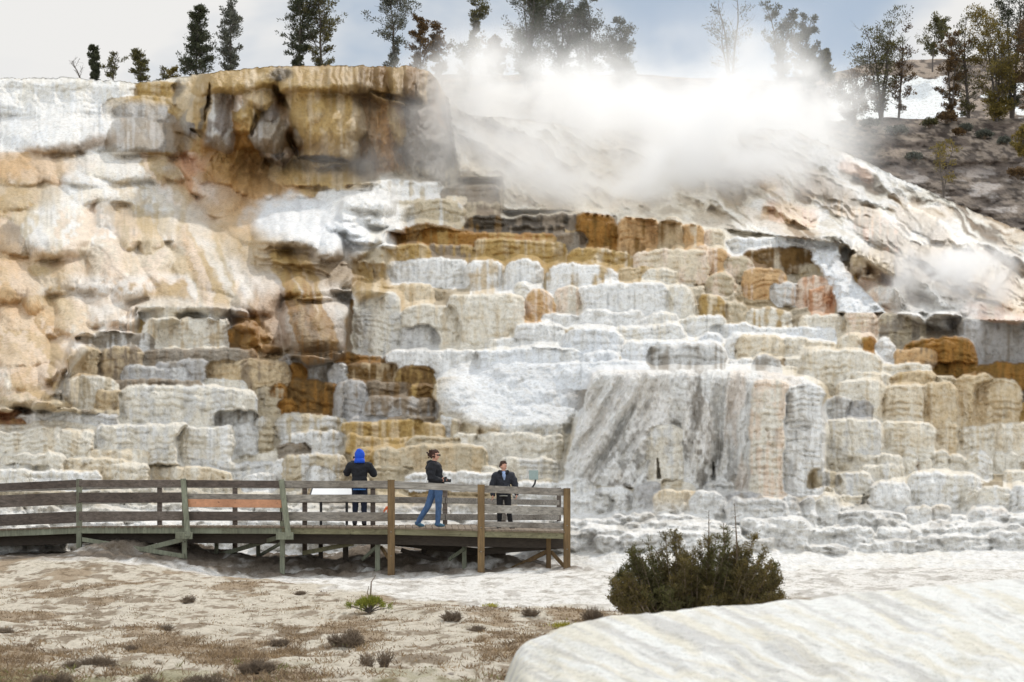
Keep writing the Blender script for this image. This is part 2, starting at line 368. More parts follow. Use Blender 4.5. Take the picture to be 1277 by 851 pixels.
gm = sm(fb(slx/8., y/50., 71, 4)*.5+fb(x/4., y/6., 72, 4)*.5, .48, .60)
gz = sm(np.interp(x, [700, 760, 830, 850, 870, 900, 935, 960, 990, 1005, 1028], [.2, .6, .75, 1.05, 1.05, .6, .15, .1, .65, .65, .3])+np.interp(y, [460, 500, 560, 610], [-.3, -.1, .1, .35]), .2, 1.0)
k = (gm*gz*.8)[..., None]; cc = cc*(1-k)+PL['M']*np.array([.68, .71, .75])*k
k = (.55*sm(fb(x/16., y/60., 75, 3), .45, .6)*np.interp(x, [700, 880, 900, 940, 990, 1028], [.15, .2, .6, .85, .5, .3]))[..., None]; cc = cc*(1-k)+PL['P']*k
DEP[s][m] = d[m]; COL[s][m] = cc[m]
for b in [(936, 474, 984, 618, 'cP'), (978, 480, 1028, 612, 'WE')]: block(*b, dshift=1.4)
for b in [(806, 532, 852, 600, 'cE')]: block(*b, dshift=2.8)
for (a0, b0, a1, b1) in [(822, 597, 820, 572), (890, 600, 889, 576)]:   # dark clefts at the cliff's foot
    s2 = sl(min(a0, a1)-4, b1, max(a0, a1)+4, b0); xx = PX[s2]-np.interp(PY[s2], [b1, b0], [a1, a0]); f = np.clip((PY[s2]-b1)/(b0-b1), 0, 1)
    mm = (np.abs(xx) < .6+1.6*f) & (f > 0) & (f < 1); DEP[s2][mm] += .7
bl += [(690., 596., 748., 624., 'Wc'), (640., 600., 700., 622., 'WE'), (700., 612., 765., 636., 'WE')]
for b in sorted(bl, key=lambda b: b[3]):
    if CLB(b): block(*b)
# the smooth white slope left of the cliff and the white fall of dried deposit at the right
s = sl(560, 448, 790, 540); x = PX[s]+wx[s]; y = PY[s]+wy[s]
m = (((x-665)/105)**2+((y-496)/44)**2 < 1)
k = 1-sm(((x-650)/120)**2+((y-492)/48)**2, .45, 1.15); k = k*(1-sm(x, 690, 745)*sm(y, 452, 470))
def gb2(A, sg):
    r = int(sg*2.5)+1; kk_ = np.exp(-.5*(np.arange(-r, r+1)/sg)**2); kk_ /= kk_.sum()
    B = np.pad(A, ((r, r), (0, 0)), mode='edge'); B = sum(kk_[i]*B[i:i+A.shape[0]] for i in range(2*r+1)); B = np.pad(B, ((0, 0), (r, r)), mode='edge'); return sum(kk_[i]*B[:, i:i+A.shape[1]] for i in range(2*r+1))
sb = sl(540, 430, 810, 560); dsm = gb2(DEP[sb], 11); i0 = s[0].start-sb[0].start; j0 = s[1].start-sb[1].start; dsm = dsm[i0:i0+x.shape[0], j0:j0+x.shape[1]]-.3
dsm = dsm-np.abs(2*fb(x/34., y/16., 83, 3)-1)*.35
DEP[s] = DEP[s]*(1-k)+dsm*k; k = k[..., None]*.9; COL[s] = COL[s]*(1-k)+PL['S']*.98*k
def strip(pts, c, rough, dsh, off=.0):
    pts = np.array(pts, float); y0, y1 = pts[0, 0], pts[-1, 0]
    s = sl(pts[:, 1].min(), y0, pts[:, 2].max(), y1); x = PX[s]+wx[s]*1.3; y = PY[s]
    a = np.interp(y, pts[:, 0], pts[:, 1]); b = np.interp(y, pts[:, 0], pts[:, 2]); m = (x > a) & (x < b) & (y > y0) & (y < y1)
    u = (x-a)/(b-a+1e-6)*2-1; d = dbase(x*0+(pts[0, 1]+pts[0, 2])/2, y+14)-dsh+u*u*.5+(fb(x/9., y/9., 91, 3)-.5)*rough
    DEP[s][m] = d[m]; COL[s][m] = PL[c]*(0.93+.1*fb(x/5., y/5., 92, 2))[m][..., None]
strip([(294, 965, 1046), (312, 1012, 1047), (335, 1020, 1056), (360, 1036, 1074), (390, 1046, 1106)], 'S', 1.2, 2.6)
# gray rocks and dry rubble at the base
m = PY > 606
rub = fb(PX/22., PY/7., 101, 4); DEP -= m*((rub-.5)*.36+(fb(PX/7., PY/5., 105, 3)-.5)*.28)*sm(PY, 606, 640)
m = sm(PY, 618, 645)*(1-.35*sm(fb(PX/30., PY/6., 102, 3), .54, .64)); COL = COL*(1-m[..., None])+(PL['W']*.98)*m[..., None]
gk = (sm(PY, 600, 640)*sm(fb(PX/26., PY/6., 104, 4), .58, .70)*.2)[..., None]; COL = COL*(1-gk)+PL['G']*gk
ytop_fn = lambda x: np.interp(x, ytop_x, ytop_y)
# ---- lobes of flowstone: rounded, overlapping bulges
BULG = np.zeros_like(PX)
def lobe(cx, cy, rx, ry, rot, prot, c=None, wet=None, pw=.5, flute=.12, cs=1.):
    cy -= ry*.18*math.cos(math.radians(rot)); ry *= 1.22
    R = max(rx, ry)*1.25; s = sl(cx-R, cy-R, cx+R, cy+R)
    if s[0].stop <= s[0].start or s[1].stop <= s[1].start: return
    t = math.radians(rot); x = PX[s]+wx[s]*.5-cx; y = PY[s]+wy[s]*.5-cy
    x = x+(fb(PX[s]/30., PY[s]/30., int(abs(cx*3+cy)), 2)-.5)*rx*.5; y = y+(fb(PX[s]/30., PY[s]/30., int(abs(cx*3+cy))+9, 2)-.5)*ry*.5
    u = (x*math.cos(t)+y*math.sin(t))/rx; v = (-x*math.sin(t)+y*math.cos(t))/ry
    r2 = np.abs(u)**2.4+np.abs(v)**2.4
    vv = np.clip((v+1)/2, 0, 1); g_ = vv**.75*np.sqrt(np.clip(1-(np.clip(vv-.58, 0, 1)/.42)**2, 0, 1))
    b = prot*1.12*min(1.15, .55+rx/60.)*g_*np.clip(1-np.abs(u)**2.3, 0, 1)**(pw*1.2)*(np.abs(v) < 1)
    if flute: b = b-(vn((x*math.cos(t)+y*math.sin(t))/4.5, v*.8, int(cx))-.5)*flute*(r2 < 1)
    up = b > BULG[s]
    if c is not None:
        k = (up*sm(b/prot, .02, .55)*cs*.9)[..., None]; cc = blkcol(PX[s], PY[s], rx, ry, c, int(abs(cx)+abs(cy)))
        COL[s] = COL[s]*(1-k)+cc*k
    if wet is not None: WET[s] = np.where(up, wet, WET[s])
    BULG[s] = np.maximum(BULG[s], b)
for a in [(60, 158, 105, 32, -4, 1.9, 'WS'), (150, 160, 40, 20, 10, .6, 'TK'), (-20, 188, 70, 17, 0, 1.6, 'W'), (-40, 150, 80, 30, 0, 1.2, 'W'), (60, 184, 40, 12, 10, .7, 'NB'), (100, 186, 34, 14, 8, 1.0, 'BO'),
          (200, 143, 60, 12, 8, 1.1, 'GM'), (172, 170, 52, 24, 4, 2.2, 'MG'), (228, 172, 32, 28, 20, 2.0, 'NL'), (250, 140, 34, 30, 40, 1.4, 'KL'), (265, 190, 40, 28, 35, 1.6, 'KL'),
          (20, 208, 62, 24, 4, 1.8, 'OT'), (95, 205, 34, 20, 0, 1.3, 'LP'), (150, 208, 80, 20, 3, 2.0, 'cE'), (195, 208, 26, 20, 30, 2.2, 'YE'), (110, 222, 34, 14, 10, 2.1, 'W'),
          (235, 206, 26, 15, 30, 1.7, 'RP'), (285, 235, 30, 32, 15, 2.2, 'OL'), (262, 225, 24, 22, 30, 1.7, 'RP'), (320, 262, 40, 36, 30, 1.3, 'TL'), (140, 240, 80, 18, 4, 1.8, 'cW'), (200, 258, 56, 30, 35, 1.6, 'YE'), (90, 236, 16, 13, 0, 2.0, 'W'),
          (15, 244, 38, 22, 0, 1.6, 'KO'), (52, 240, 24, 20, 0, 1.4, 'LY'), (20, 262, 50, 18, 10, 1.2, 'LC'), (78, 284, 44, 42, 0, 3.4, 'Wc'), (46, 276, 18, 36, 5, 2.8, 'YW'), (133, 268, 15, 24, 0, 3.3, 'GW'),
          (163, 284, 22, 30, -8, 3.2, 'LP'), (182, 284, 18, 34, -10, 3.0, 'LC'), (205, 272, 17, 30, -10, 2.7, 'cW'), (120, 320, 40, 56, -38, 2.6, 'WP'), (85, 330, 34, 44, 0, 2.4, 'PW'), (180, 322, 28, 34, -45, 2.1, 'Wc'),
          (225, 290, 30, 40, -40, 1.4, 'cP'), (120, 345, 28, 20, 0, 2.6, 'cP'), (165, 352, 32, 30, 0, 2.8, 'WE'), (130, 385, 42, 28, 0, 2.2, 'PW'), (90, 388, 30, 28, 10, 2.4, 'CP'), (190, 330, 24, 20, 10, 1.9, 'C'),
          (20, 298, 34, 22, 10, 2.0, 'NM'), (10, 340, 38, 44, 0, 2.0, 'LT'), (55, 340, 26, 40, -24, 2.3, 'YK'), (34, 352, 20, 40, -20, 2.5, 'Tc'), (25, 420, 40, 50, -10, 2.2, 'cP'), (50, 395, 34, 30, -30, 1.7, 'TL'),
          (62, 407, 18, 14, 0, 2.2, 'YE'), (75, 442, 26, 24, -50, 2.6, 'cE'), (48, 428, 12, 18, 0, 2.4, 'P'), (20, 470, 44, 26, 0, 2.0, 'Pc'), (55, 466, 20, 16, -40, 2.6, 'W'), (78, 478, 20, 28, 0, 2.6, 'MY'), (28, 496, 46, 16, 0, 2.3, 'YL'), (70, 500, 28, 14, 0, 2.2, 'LY'), (-70, 300, 90, 60, 0, 2, 'LP'), (-80, 430, 80, 90, 0, 2, 'cP'),
          (235, 350, 60, 42, -20, 1.8, 'Yc'), (270, 345, 44, 30, 0, 2.2, 'YE'), (250, 372, 50, 26, 0, 2.2, 'cE'), (312, 374, 26, 24, 10, 2.5, 'EW'), (230, 325, 44, 22, -30, 1.5, 'LY'), (300, 322, 50, 22, 10, 1.4, 'YL'), (330, 350, 34, 34, 20, 1.8, 'LK'),
          (355, 318, 44, 16, 12, 1.9, 'KY'), (390, 325, 46, 15, 14, 2.3, 'KB'), (385, 352, 42, 24, 8, 2.2, 'KO'), (425, 344, 24, 24, 0, 2.2, 'KL'), (340, 300, 50, 14, 15, .9, 'LT'), (455, 345, 24, 30, -30, 1.5, 'KL'), (462, 318, 22, 26, -30, 1.7, 'YK'),
          (335, 412, 26, 26, 25, 1.4, 'KO'), (318, 398, 22, 20, 30, 1.7, 'OB'), (340, 425, 16, 18, 0, 1.7, 'NB'), (362, 432, 16, 10, 0, 1.6, 'LK'), (395, 414, 42, 34, 0, 2.4, 'NO'), (196, 376, 34, 12, 0, 1.8, 'cW'),
          (385, 272, 66, 34, 4, 2.6, 'SW'), (350, 276, 38, 34, -10, 3.4, 'WS'), (445, 250, 52, 26, 0, 2.4, 'W'), (410, 300, 24, 22, 0, 4.4, 'W'), (378, 292, 36, 22, 10, 3.9, 'WS'), (430, 276, 36, 20, 10, 3.7, 'SW'), (470, 272, 44, 14, 6, 2.6, 'WE'), (462, 296, 40, 10, 8, 2.4, 'Wc'), (445, 226, 30, 8, 0, 2.0, 'YW'),
          (412, 226, 20, 17, 0, 1.6, 'W'), (360, 235, 44, 28, -30, 1.7, 'TK'), (388, 222, 50, 22, 0, 1.6, 'LK')]:
    lobe(*a, wet=.45)
fz = sm(ytop_fn(PX)-PY, -6, 14)*(1-sm(PX, 500, 560))
fzc = fz*(PY > 190)*(1-((PX > 310) & (PX < 560) & (PY < 300)))
for (sx_, sy_, th_, c_n, am) in [(34, 120, .50, 'T', .60), (14, 110, .53, 'L', .6), (24, 90, .56, 'K', .5), (40, 130, .60, 'O', .6), (10, 110, .58, 'P', .6), (26, 100, .54, 'W', .6)]:
    k = (fzc*sm(fb((PX-PY*.35*np.clip((PX-110)/120., -1, 1)+wx*1.5)/sx_, PY/sy_, 160+sx_, 4), th_-.04, th_+.08)*am)[..., None]; COL = COL*(1-k)+PL[c_n]*k
bl1 = np.abs(2*fb(PX/80.+wx*.02, PY/62., 150, 2)-1); bl2 = np.abs(2*vn(PX/19.+wy*.05, PY/15., 151)-1)
BULG += fz*(bl1**.7*.8+bl2**.7*.10)
lobesz = (PX > 316)*(PX < 480)*(PY > 240)*(PY < 330); BULG += lobesz*(np.abs(2*fb(PX/24., PY/15., 155, 2)-1)**.7*.7)
DEP -= BULG*1.35
# ---- the hot-spring mound with its hanging drapery
BULG[:] = 0
s = sl(225, 78, 575, 232); x = PX[s]+wx[s]; y = PY[s]+wy[s]
win = sm(x, 224+np.clip(140-y, 0, 99)*.5, 262)*(1-sm(x, 505+np.clip(y-100, 0, 200)*.25, 572))
m = win*(1-sm(y, 165, 232))
d = 86.3+(222-y)*.012
DEP[s] = DEP[s]*(1-m)+np.minimum(d, DEP[s])*m
m = sm(m, .1, .5)
kk = (m*.9)[..., None]; COL[s] = COL[s]*(1-kk)+blkcol(x, y, 80, 80, 'OK', 7)*kk
for a in [(300, 100, 70, 18, -5, 3.2, 'KL'), (243, 112, 22, 30, 38, 2.0, 'LM'), (258, 128, 20, 34, 25, 2.6, 'KL'), (275, 137, 17, 46, 4, 4.2, 'gE'), (282, 165, 15, 26, 10, 4.0, 'MG'), (240, 150, 16, 20, 20, 2.4, 'gM'), (322, 118, 26, 22, 10, 3.4, 'LK'), (310, 135, 20, 26, 10, 3.2, 'KY'), (300, 122, 9, 18, 8, 3.6, 'WP'),
          (303, 150, 20, 20, 0, 3.1, 'OK'), (310, 172, 22, 16, 0, 2.6, 'OB'), (336, 140, 13, 15, 0, 3.6, 'gD'), (338, 165, 25, 25, 25, 4.0, 'MG'), (370, 158, 10, 26, -20, 4.2, 'MG'), (345, 192, 22, 14, 30, 3.2, 'gP'), (348, 94, 12, 11, 0, 3.8, 'gD'), (300, 205, 50, 34, 20, 1.8, 'OK'), (330, 212, 30, 30, 20, 1.9, 'BO'), (395, 212, 70, 22, 0, 2.0, 'KL'),
          (405, 100, 70, 22, 0, 4.6, 'KL'), (410, 150, 44, 52, -6, 5.0, 'KL'), (425, 165, 28, 40, 0, 5.2, 'LC'), (385, 130, 34, 40, -15, 4.8, 'KL'), (470, 165, 32, 55, -8, 2.8, 'OB'), (487, 150, 16, 40, -15, 3.2, 'KO'), (458, 175, 14, 50, 0, 3.0, 'MN'), (520, 170, 34, 44, -30, 2.4, 'MN'), (545, 200, 40, 26, 30, 2.0, 'MY')]:
    lobe(*a, wet=.55, flute=.35)
for (x0, x1, yb, c) in [(425, 446, 122, 'BN'), (440, 462, 116, 'BK'), (460, 484, 122, 'BV'), (482, 505, 128, 'KL'), (500, 520, 118, 'BN'), (516, 534, 128, 'NL'), (530, 547, 124, 'MN')]:
    lobe((x0+x1)/2, (78+yb)/2, (x1-x0)/2+1, (yb-78)/2+3, 0, 5.2, c, wet=.5, pw=.35, flute=.9)
BULG[s] += (BULG[s] > .2)*(fb(x/9., y/16., 131, 4)-.5)*.9
DEP -= BULG*.8
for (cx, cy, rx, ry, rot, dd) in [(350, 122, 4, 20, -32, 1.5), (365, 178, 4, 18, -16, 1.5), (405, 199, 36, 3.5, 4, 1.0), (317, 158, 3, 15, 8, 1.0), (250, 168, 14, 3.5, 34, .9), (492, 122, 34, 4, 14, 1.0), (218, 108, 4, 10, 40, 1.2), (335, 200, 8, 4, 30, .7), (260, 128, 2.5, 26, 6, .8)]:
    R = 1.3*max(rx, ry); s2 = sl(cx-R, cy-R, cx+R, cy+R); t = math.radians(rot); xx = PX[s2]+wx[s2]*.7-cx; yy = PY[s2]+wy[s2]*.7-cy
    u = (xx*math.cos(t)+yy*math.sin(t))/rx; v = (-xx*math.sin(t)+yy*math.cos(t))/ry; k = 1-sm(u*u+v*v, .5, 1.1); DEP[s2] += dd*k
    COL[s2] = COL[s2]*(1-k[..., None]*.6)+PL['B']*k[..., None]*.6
for a in [(256, 142, 5, 32, 10, 'D', .6, .8), (220, 112, 12, 8, -30, 'D', .6, .7), (348, 92, 14, 8, 0, 'D', .5, .8), (300, 205, 50, 20, 20, 'B', .8, .5), (470, 100, 70, 18, 0, 'V', .8, .45), (395, 205, 50, 8, 0, 'D', .6, .6), (520, 165, 30, 50, -25, 'g', .8, .6), (455, 160, 16, 60, 0, 'N', .8, .6), (320, 250, 70, 40, 20, 'T', .8, .6), (300, 285, 60, 26, 10, 'L', .8, .5), (95, 183, 55, 10, -8, 'B', .6, .8), (30, 208, 60, 22, 0, 'T', .7, .7), (20, 245, 50, 20, 0, 'K', .7, .7), (285, 235, 40, 40, 20, 'O', .8, .6), (300, 272, 30, 30, 10, 'T', .8, .6), (392, 283, 76, 36, 8, 'S', .35, .95), (450, 262, 50, 18, 4, 'W', .5, .8), (340, 318, 80, 24, 10, 'K', .8, .6), (415, 338, 50, 24, 5, 'V', .8, .6), (330, 405, 34, 40, 0, 'O', .8, .7), (398, 416, 44, 30, 0, 'B', .8, .6), (60, 345, 26, 42, -20, 'K', .8, .55), (12, 350, 30, 50, 0, 'T', .8, .6), (235, 205, 22, 12, 10, 'R', .6, .7), (90, 400, 34, 18, 40, 'L', .8, .6)]:
    patch(*a)
patch(213, 172, 9, 24, -8, 'N', .5, .8); patch(223, 172, 8, 22, -6, 'B', .5, .9)
# ---- wet slopes running down to the right of the steam
yr = np.interp(PX, [-300, 540, 575, 620, 700, 860, 1050, 1110, 1125, 1640], [-1, -1, 240, 262, 262, 280, 305, 345, 388, 440])
zone = sm(PX, 520, 570)*(PY < yr)
zone = zone*(1-((PX > 436) & (PX < 628) & (PY > 222)))
ang = math.radians(30); U = PX*math.cos(ang)+PY*math.sin(ang); V = -PX*math.sin(ang)+PY*math.cos(ang)
U = U+wx*1.2; V = V+wy*1.2
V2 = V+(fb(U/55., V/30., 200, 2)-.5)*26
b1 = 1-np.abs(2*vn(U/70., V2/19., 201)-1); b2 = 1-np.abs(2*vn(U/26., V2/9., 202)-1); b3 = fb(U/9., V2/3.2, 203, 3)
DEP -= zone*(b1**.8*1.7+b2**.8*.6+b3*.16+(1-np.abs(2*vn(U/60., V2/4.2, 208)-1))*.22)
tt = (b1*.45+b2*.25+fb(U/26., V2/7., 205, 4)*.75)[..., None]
cz = PL['B']*.9*(1-sm(tt, .50, .68))+PL['N']*.72*sm(tt, .50, .68)*(1-sm(tt, .70, .84))+PL['c']*.85*sm(tt, .70, .84)*(1-sm(tt, .86, .98))+PL['W']*.95*sm(tt, .86, .98)  # white highlights painted onto the ridge tops, wet brown in the hollows
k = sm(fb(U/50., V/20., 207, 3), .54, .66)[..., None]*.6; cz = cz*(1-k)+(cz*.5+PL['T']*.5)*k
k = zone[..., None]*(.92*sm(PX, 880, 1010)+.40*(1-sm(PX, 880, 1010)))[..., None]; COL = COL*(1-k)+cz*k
DEP -= zone*(fb(U/7., V2/2.4, 209, 3)-.5)*.45
WET = WET*(1-zone)+zone*.30
for a in [(1178, 318, 30, 22, 30, 2.2, 'LP'), (1140, 330, 26, 22, 20, 2.2, 'MN'), (1180, 352, 40, 26, 25, 2.6, 'NM'), (1110, 318, 30, 24, 20, 2.0, 'NL'), (1215, 332, 40, 18, 30, 2.4, 'Ec'), (1250, 365, 44, 18, 20, 2.0, 'LT'), (1240, 390, 40, 10, 10, 2.0, 'RL'), (1145, 375, 50, 22, 22, 2.0, 'W'),
          (1180, 388, 46, 10, 0, 1.6, 'W'), (1085, 330, 30, 20, 20, 1.5, 'LN'), (1100, 290, 40, 16, 30, 1.6, 'NR'), (1060, 262, 36, 14, 25, 1.5, 'NT'), (1160, 285, 34, 12, 30, 1.4, 'NM'), (985, 268, 40, 12, 12, 1.5, 'TR'), (1035, 240, 40, 10, 20, 1.2, 'NM'), (1070, 213, 26, 8, 28, 1.0, 'R')]:
    BULG[:] = 0; lobe(*a, wet=.8, cs=.75); DEP -= BULG*.55
# ---- soften the folds; deposits fill the narrow gaps
def gblur(A, sg):
    r = int(sg*2.5)+1; k = np.exp(-.5*(np.arange(-r, r+1)/sg)**2); k /= k.sum()
    B = np.pad(A, ((r, r), (0, 0)), mode='edge'); B = sum(k[i]*B[i:i+A.shape[0]] for i in range(2*r+1))
    B = np.pad(B, ((0, 0), (r, r)), mode='edge'); return sum(k[i]*B[:, i:i+A.shape[1]] for i in range(2*r+1))
softz = np.clip(1-(PX > 330)*(PY > 222)-(PY > 430), 0, 1)
g2 = gblur(DEP, 2.2); DEP = DEP*(1-softz*.1)+g2*softz*.1
g4 = gblur(DEP, 4.0); DEP = np.minimum(DEP, g4+.16+.35*sm(g4*0+PX*0+fb(PX/20., PY/20., 290, 2), .35, .65))
g1 = gblur(DEP, .6); DEP = g1
for i_ in range(3): COL[..., i_] = gblur(COL[..., i_], .55)
# ---- common small relief, then the edge of the top
DEP -= (fb(PX/9., PY/9., 301, 3)-.5)*.16+(fb(PX/3., PY/3., 302, 2)-.5)*.05
rim = np.interp(PX1, RIMX, RIMY)+(fb(PX1/14., PX1*0, 41, 3)-.5)*4+(vn(PX1/3., PX1*0, 42)-.5)*1.6
rimg = np.broadcast_to(rim, PX.shape)
above = PY < rimg
j = np.arange(len(PX1)); ri = np.clip(np.ceil((rim-PY1[0])/STEP).astype(int), 0, len(PY1)-1)
drim = np.broadcast_to(DEP[ri, j], PX.shape); crim = np.broadcast_to(COL[np.minimum(ri+1, len(PY1)-1), j][None], COL.shape)
up = np.clip(rimg-PY, 0, None)
DEP = np.where(above, drim+.03+up*.09+up**1.6*.03, DEP); mixr = sm(fb(PX/30., PY/6., 320, 4), .42, .58)[..., None]; COL = np.where(above[..., None], crim*(1-mixr)+PL['c']*mixr, COL)
PYE = np.where(above, rimg+np.minimum(up*.05, 2.5), PY)
# rounded rim
rr = np.clip((PY-rimg)/6, 0, 1); DEP += np.where(above, 0, (1-np.sqrt(1-(1-rr)**2))*.22)
COL = COL*(0.86+.26*fb(PX/6., PY/4., 310, 4))[..., None]
# keep it smooth enough where the surface folds
HX = (PX-CX)/F*DEP; HZ = CZ+(HY-PYE)/F*DEP
m_trav = travertine_mat('travertine')
hill = grid_mesh('travertine_hill', HX, DEP, HZ, m_trav, np.clip(COL, 0, .86), {'wet': WET})
tag(hill, kind='structure')
def hill_depth(px, py):
    return float(DEP[int(np.clip((py-PY1[0])/STEP, 0, len(PY1)-1)), int(np.clip((px-PX1[0])/STEP, 0, len(PX1)-1))])
# ================================================================ ground, far slopes, near mound, sky, steam, camera
def gz(x, Y):
    x = np.asarray(x, float); Y = np.asarray(Y, float)
    z = .30*sm(-x*44/np.maximum(Y, 5), 5.5, 10.5)*sm(Y, 36, 45)
    z = z+.05*np.sin(x*.7+Y*.31)*sm(Y, 14, 22)+(fb(x*.35, Y*.35, 400, 4)-.5)*.22*sm(Y, 12, 20)
    z = z-.10*sm(Y, 43.0, 44.5)*sm(48.-Y, 0, 2)*sm(x, -3, -1)*0
    z = z+.34*sm(Y, 44.7, 46.4)*(1-sm(Y, 48, 50))*sm(x, -10.6, -9.4)*(1-sm(x, -1.5, 1.2))
    return z
Yr = np.concatenate([np.linspace(-30, 1, 6), np.linspace(2, 14, 20), 14.3*np.exp(np.linspace(0, math.log(52/14.3), 620)), [56, 62, 70, 80, 95, 120, 160, 250, 500, 1200, 3000]])
Ur = np.concatenate([[-6, -2.5, -1.2, -.7, -.45], np.linspace(-.34, .34, 640), [.45, .7, 1.2, 2.5, 6]])
GU, GY = np.meshgrid(Ur, Yr); GX = GU*np.maximum(GY, 30*0+4)
GZ = gz(GX, GY)
near = sm(GY, 14, 17)*(1-sm(GY, 50, 54))
dry = fb(GX*1.1, GY*.5, 410, 4)
GZ = GZ+near*((fb(GX*2.2, GY*2.2, 411, 4)-.5)*.10+(fb(GX*9, GY*7, 412, 3)-.5)*.035)
GZ = np.where(GY > 54, -.4, GZ)
SX = GX/np.maximum(GY, 4)*F+CX; SYp = HY+CZ/np.maximum(GY, 4)*F
edge = np.interp(GX*44/np.maximum(GY, 4), [-12, -8.5, -5.5, -4.2, -2, 2, 4, 12], [44.5, 43, 41.5, 35.5, 31.6, 31.2, 31.5, 31])
wn = (fb(GX*.9, GY*.45, 420, 4)-.5)*7
wt_ = sm(GY+wn, edge-.7, edge+1.2)
ctan = lin((206, 197, 181)); cwh = lin((232, 229, 224)); cbr = lin((126, 108, 86)); cds = lin((150, 128, 100)); cgn = lin((126, 122, 70))
gc = np.empty(GX.shape+(3,)); gc[:] = ctan
b_ = (sm(fb(GX*1.0, GY*.42, 430, 5, .6), .50, .60)*.75*(1-wt_))[..., None]; gc = gc*(1-b_)+cds*b_
b_ = (sm(fb(GX*2.8, GY*1.5, 431, 5, .65), .54, .62)*.75*(1-wt_))[..., None]; gc = gc*(1-b_)+cbr*b_
b_ = (sm(fb(GX*1.3, GY*.9, 433, 4), .58, .66)*sm(-GY, -21, -18)*.7)[..., None]; gc = gc*(1-b_)+cgn*b_
b_ = (wt_*.92)[..., None]; gc = gc*(1-b_)+cwh*b_
b_ = (sm(fb(GX*3.0, GY*1.6, 436, 4), .56, .64)*wt_*.55)[..., None]; gc = gc*(1-b_)+lin((168, 160, 150))*b_
# bare dark soil under the boardwalk, with some of the deck's shade painted in
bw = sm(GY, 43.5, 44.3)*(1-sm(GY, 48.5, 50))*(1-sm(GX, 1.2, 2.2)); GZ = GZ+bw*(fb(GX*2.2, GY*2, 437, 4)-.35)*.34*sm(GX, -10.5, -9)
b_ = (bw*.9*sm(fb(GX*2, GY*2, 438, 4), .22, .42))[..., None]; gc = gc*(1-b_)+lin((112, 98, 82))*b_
def ground_mat():
    m, nt, b = mat_new('dry_ground'); at = nd(nt, 'ShaderNodeAttribute'); at.attribute_name = 'Col'; v = coords(nt, (1, .55, 1))
    n1 = noise(nt, 5, 9, .72, v); n2 = noise(nt, 30, 5, .7, v)
    g = ramp(nt, n1.outputs['Fac'], [(.36, (.62, .58, .52)), (.47, (.95, .94, .92)), (.62, (1.08, 1.08, 1.08))])
    c = mixc(nt, 1.0, at.outputs['Color'], g, 'MULTIPLY')
    g2 = ramp(nt, n2.outputs['Fac'], [(.36, (.58, .54, .48)), (.46, (1, 1, 1))]); c = mixc(nt, .75, c, g2, 'MULTIPLY')
    nt.links.new(c, b.inputs['Base Color']); b.inputs['Roughness'].default_value = .92; b.inputs['Specular IOR Level'].default_value = .15
    p = bump(nt, b, n1.outputs['Fac'], .8, .08); bump(nt, b, n2.outputs['Fac'], .7, .03, p); return m
m_ground = ground_mat()
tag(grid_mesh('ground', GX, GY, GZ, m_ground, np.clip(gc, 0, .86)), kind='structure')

# ---- the pale mound close to the camera, lower right
cpx = np.arange(560, 1700, 6.0)
crest = np.interp(cpx, [560, 600, 618, 628, 634, 645, 658, 672, 690, 725, 760, 820, 900, 985, 1100, 1200, 1277, 1700], [1100, 960, 890, 851, 832, 812, 800, 793, 786, 775, 768, 763, 757, 749, 738, 728, 722, 700])
crest = crest+(fb(cpx/26., cpx*0, 501, 4)-.5)*7+(vn(cpx/7., cpx*0, 502)-.5)*1.5
t = np.concatenate([-np.linspace(1, 0.04, 24), np.linspace(0, 1, 120)**1.4])
T, CP = np.meshgrid(t, cpx, indexing='ij'); CR = np.broadcast_to(crest, T.shape)
dep0 = 11.0+.4*np.sin(CP/160)
dpt = np.where(T < 0, dep0-T*5, dep0-np.clip(T, 0, 1)**.75*6.2); pyy = CR+np.clip(T, 0, 1)*(1250-CR)
dg = fb((CP+pyy*1.1)/60., (CP*.5-pyy)/26., 505, 4)
XM = (CP-CX)/F*dpt; ZM = CZ+(HY-pyy)/F*dpt
ZM = np.where(T < 0, CZ+(HY-CR)/F*dep0-(np.abs(T))**1.6*2.6, ZM)
ZM = ZM+np.where(T > .02, (dg-.5)*.09*sm(T, 0, .15), 0)
ZM = np.maximum(ZM, -.3)
mc = np.empty(T.shape+(3,)); mc[:] = lin((246, 245, 240))
for sc, th, c, a in [(1, .56, (226, 224, 215), .6), (1.9, .57, (234, 226, 204), .6), (2.7, .60, (196, 193, 188), .6)]:
    k = (sm(fb((CP+pyy*1.3)/(70.*sc), (CP*.45-pyy)/(20./sc), 510+int(sc*3), 4), th-.06, th+.08)*a)[..., None]; mc = mc*(1-k)+lin(c)*k
m_mound = travertine_mat('pale_crust', 2.2, .45)
tag(grid_mesh('near_mound', XM, dpt, ZM, m_mound, np.clip(mc*1.04, 0, .95), {'wet': T*0+.1}), kind='structure')

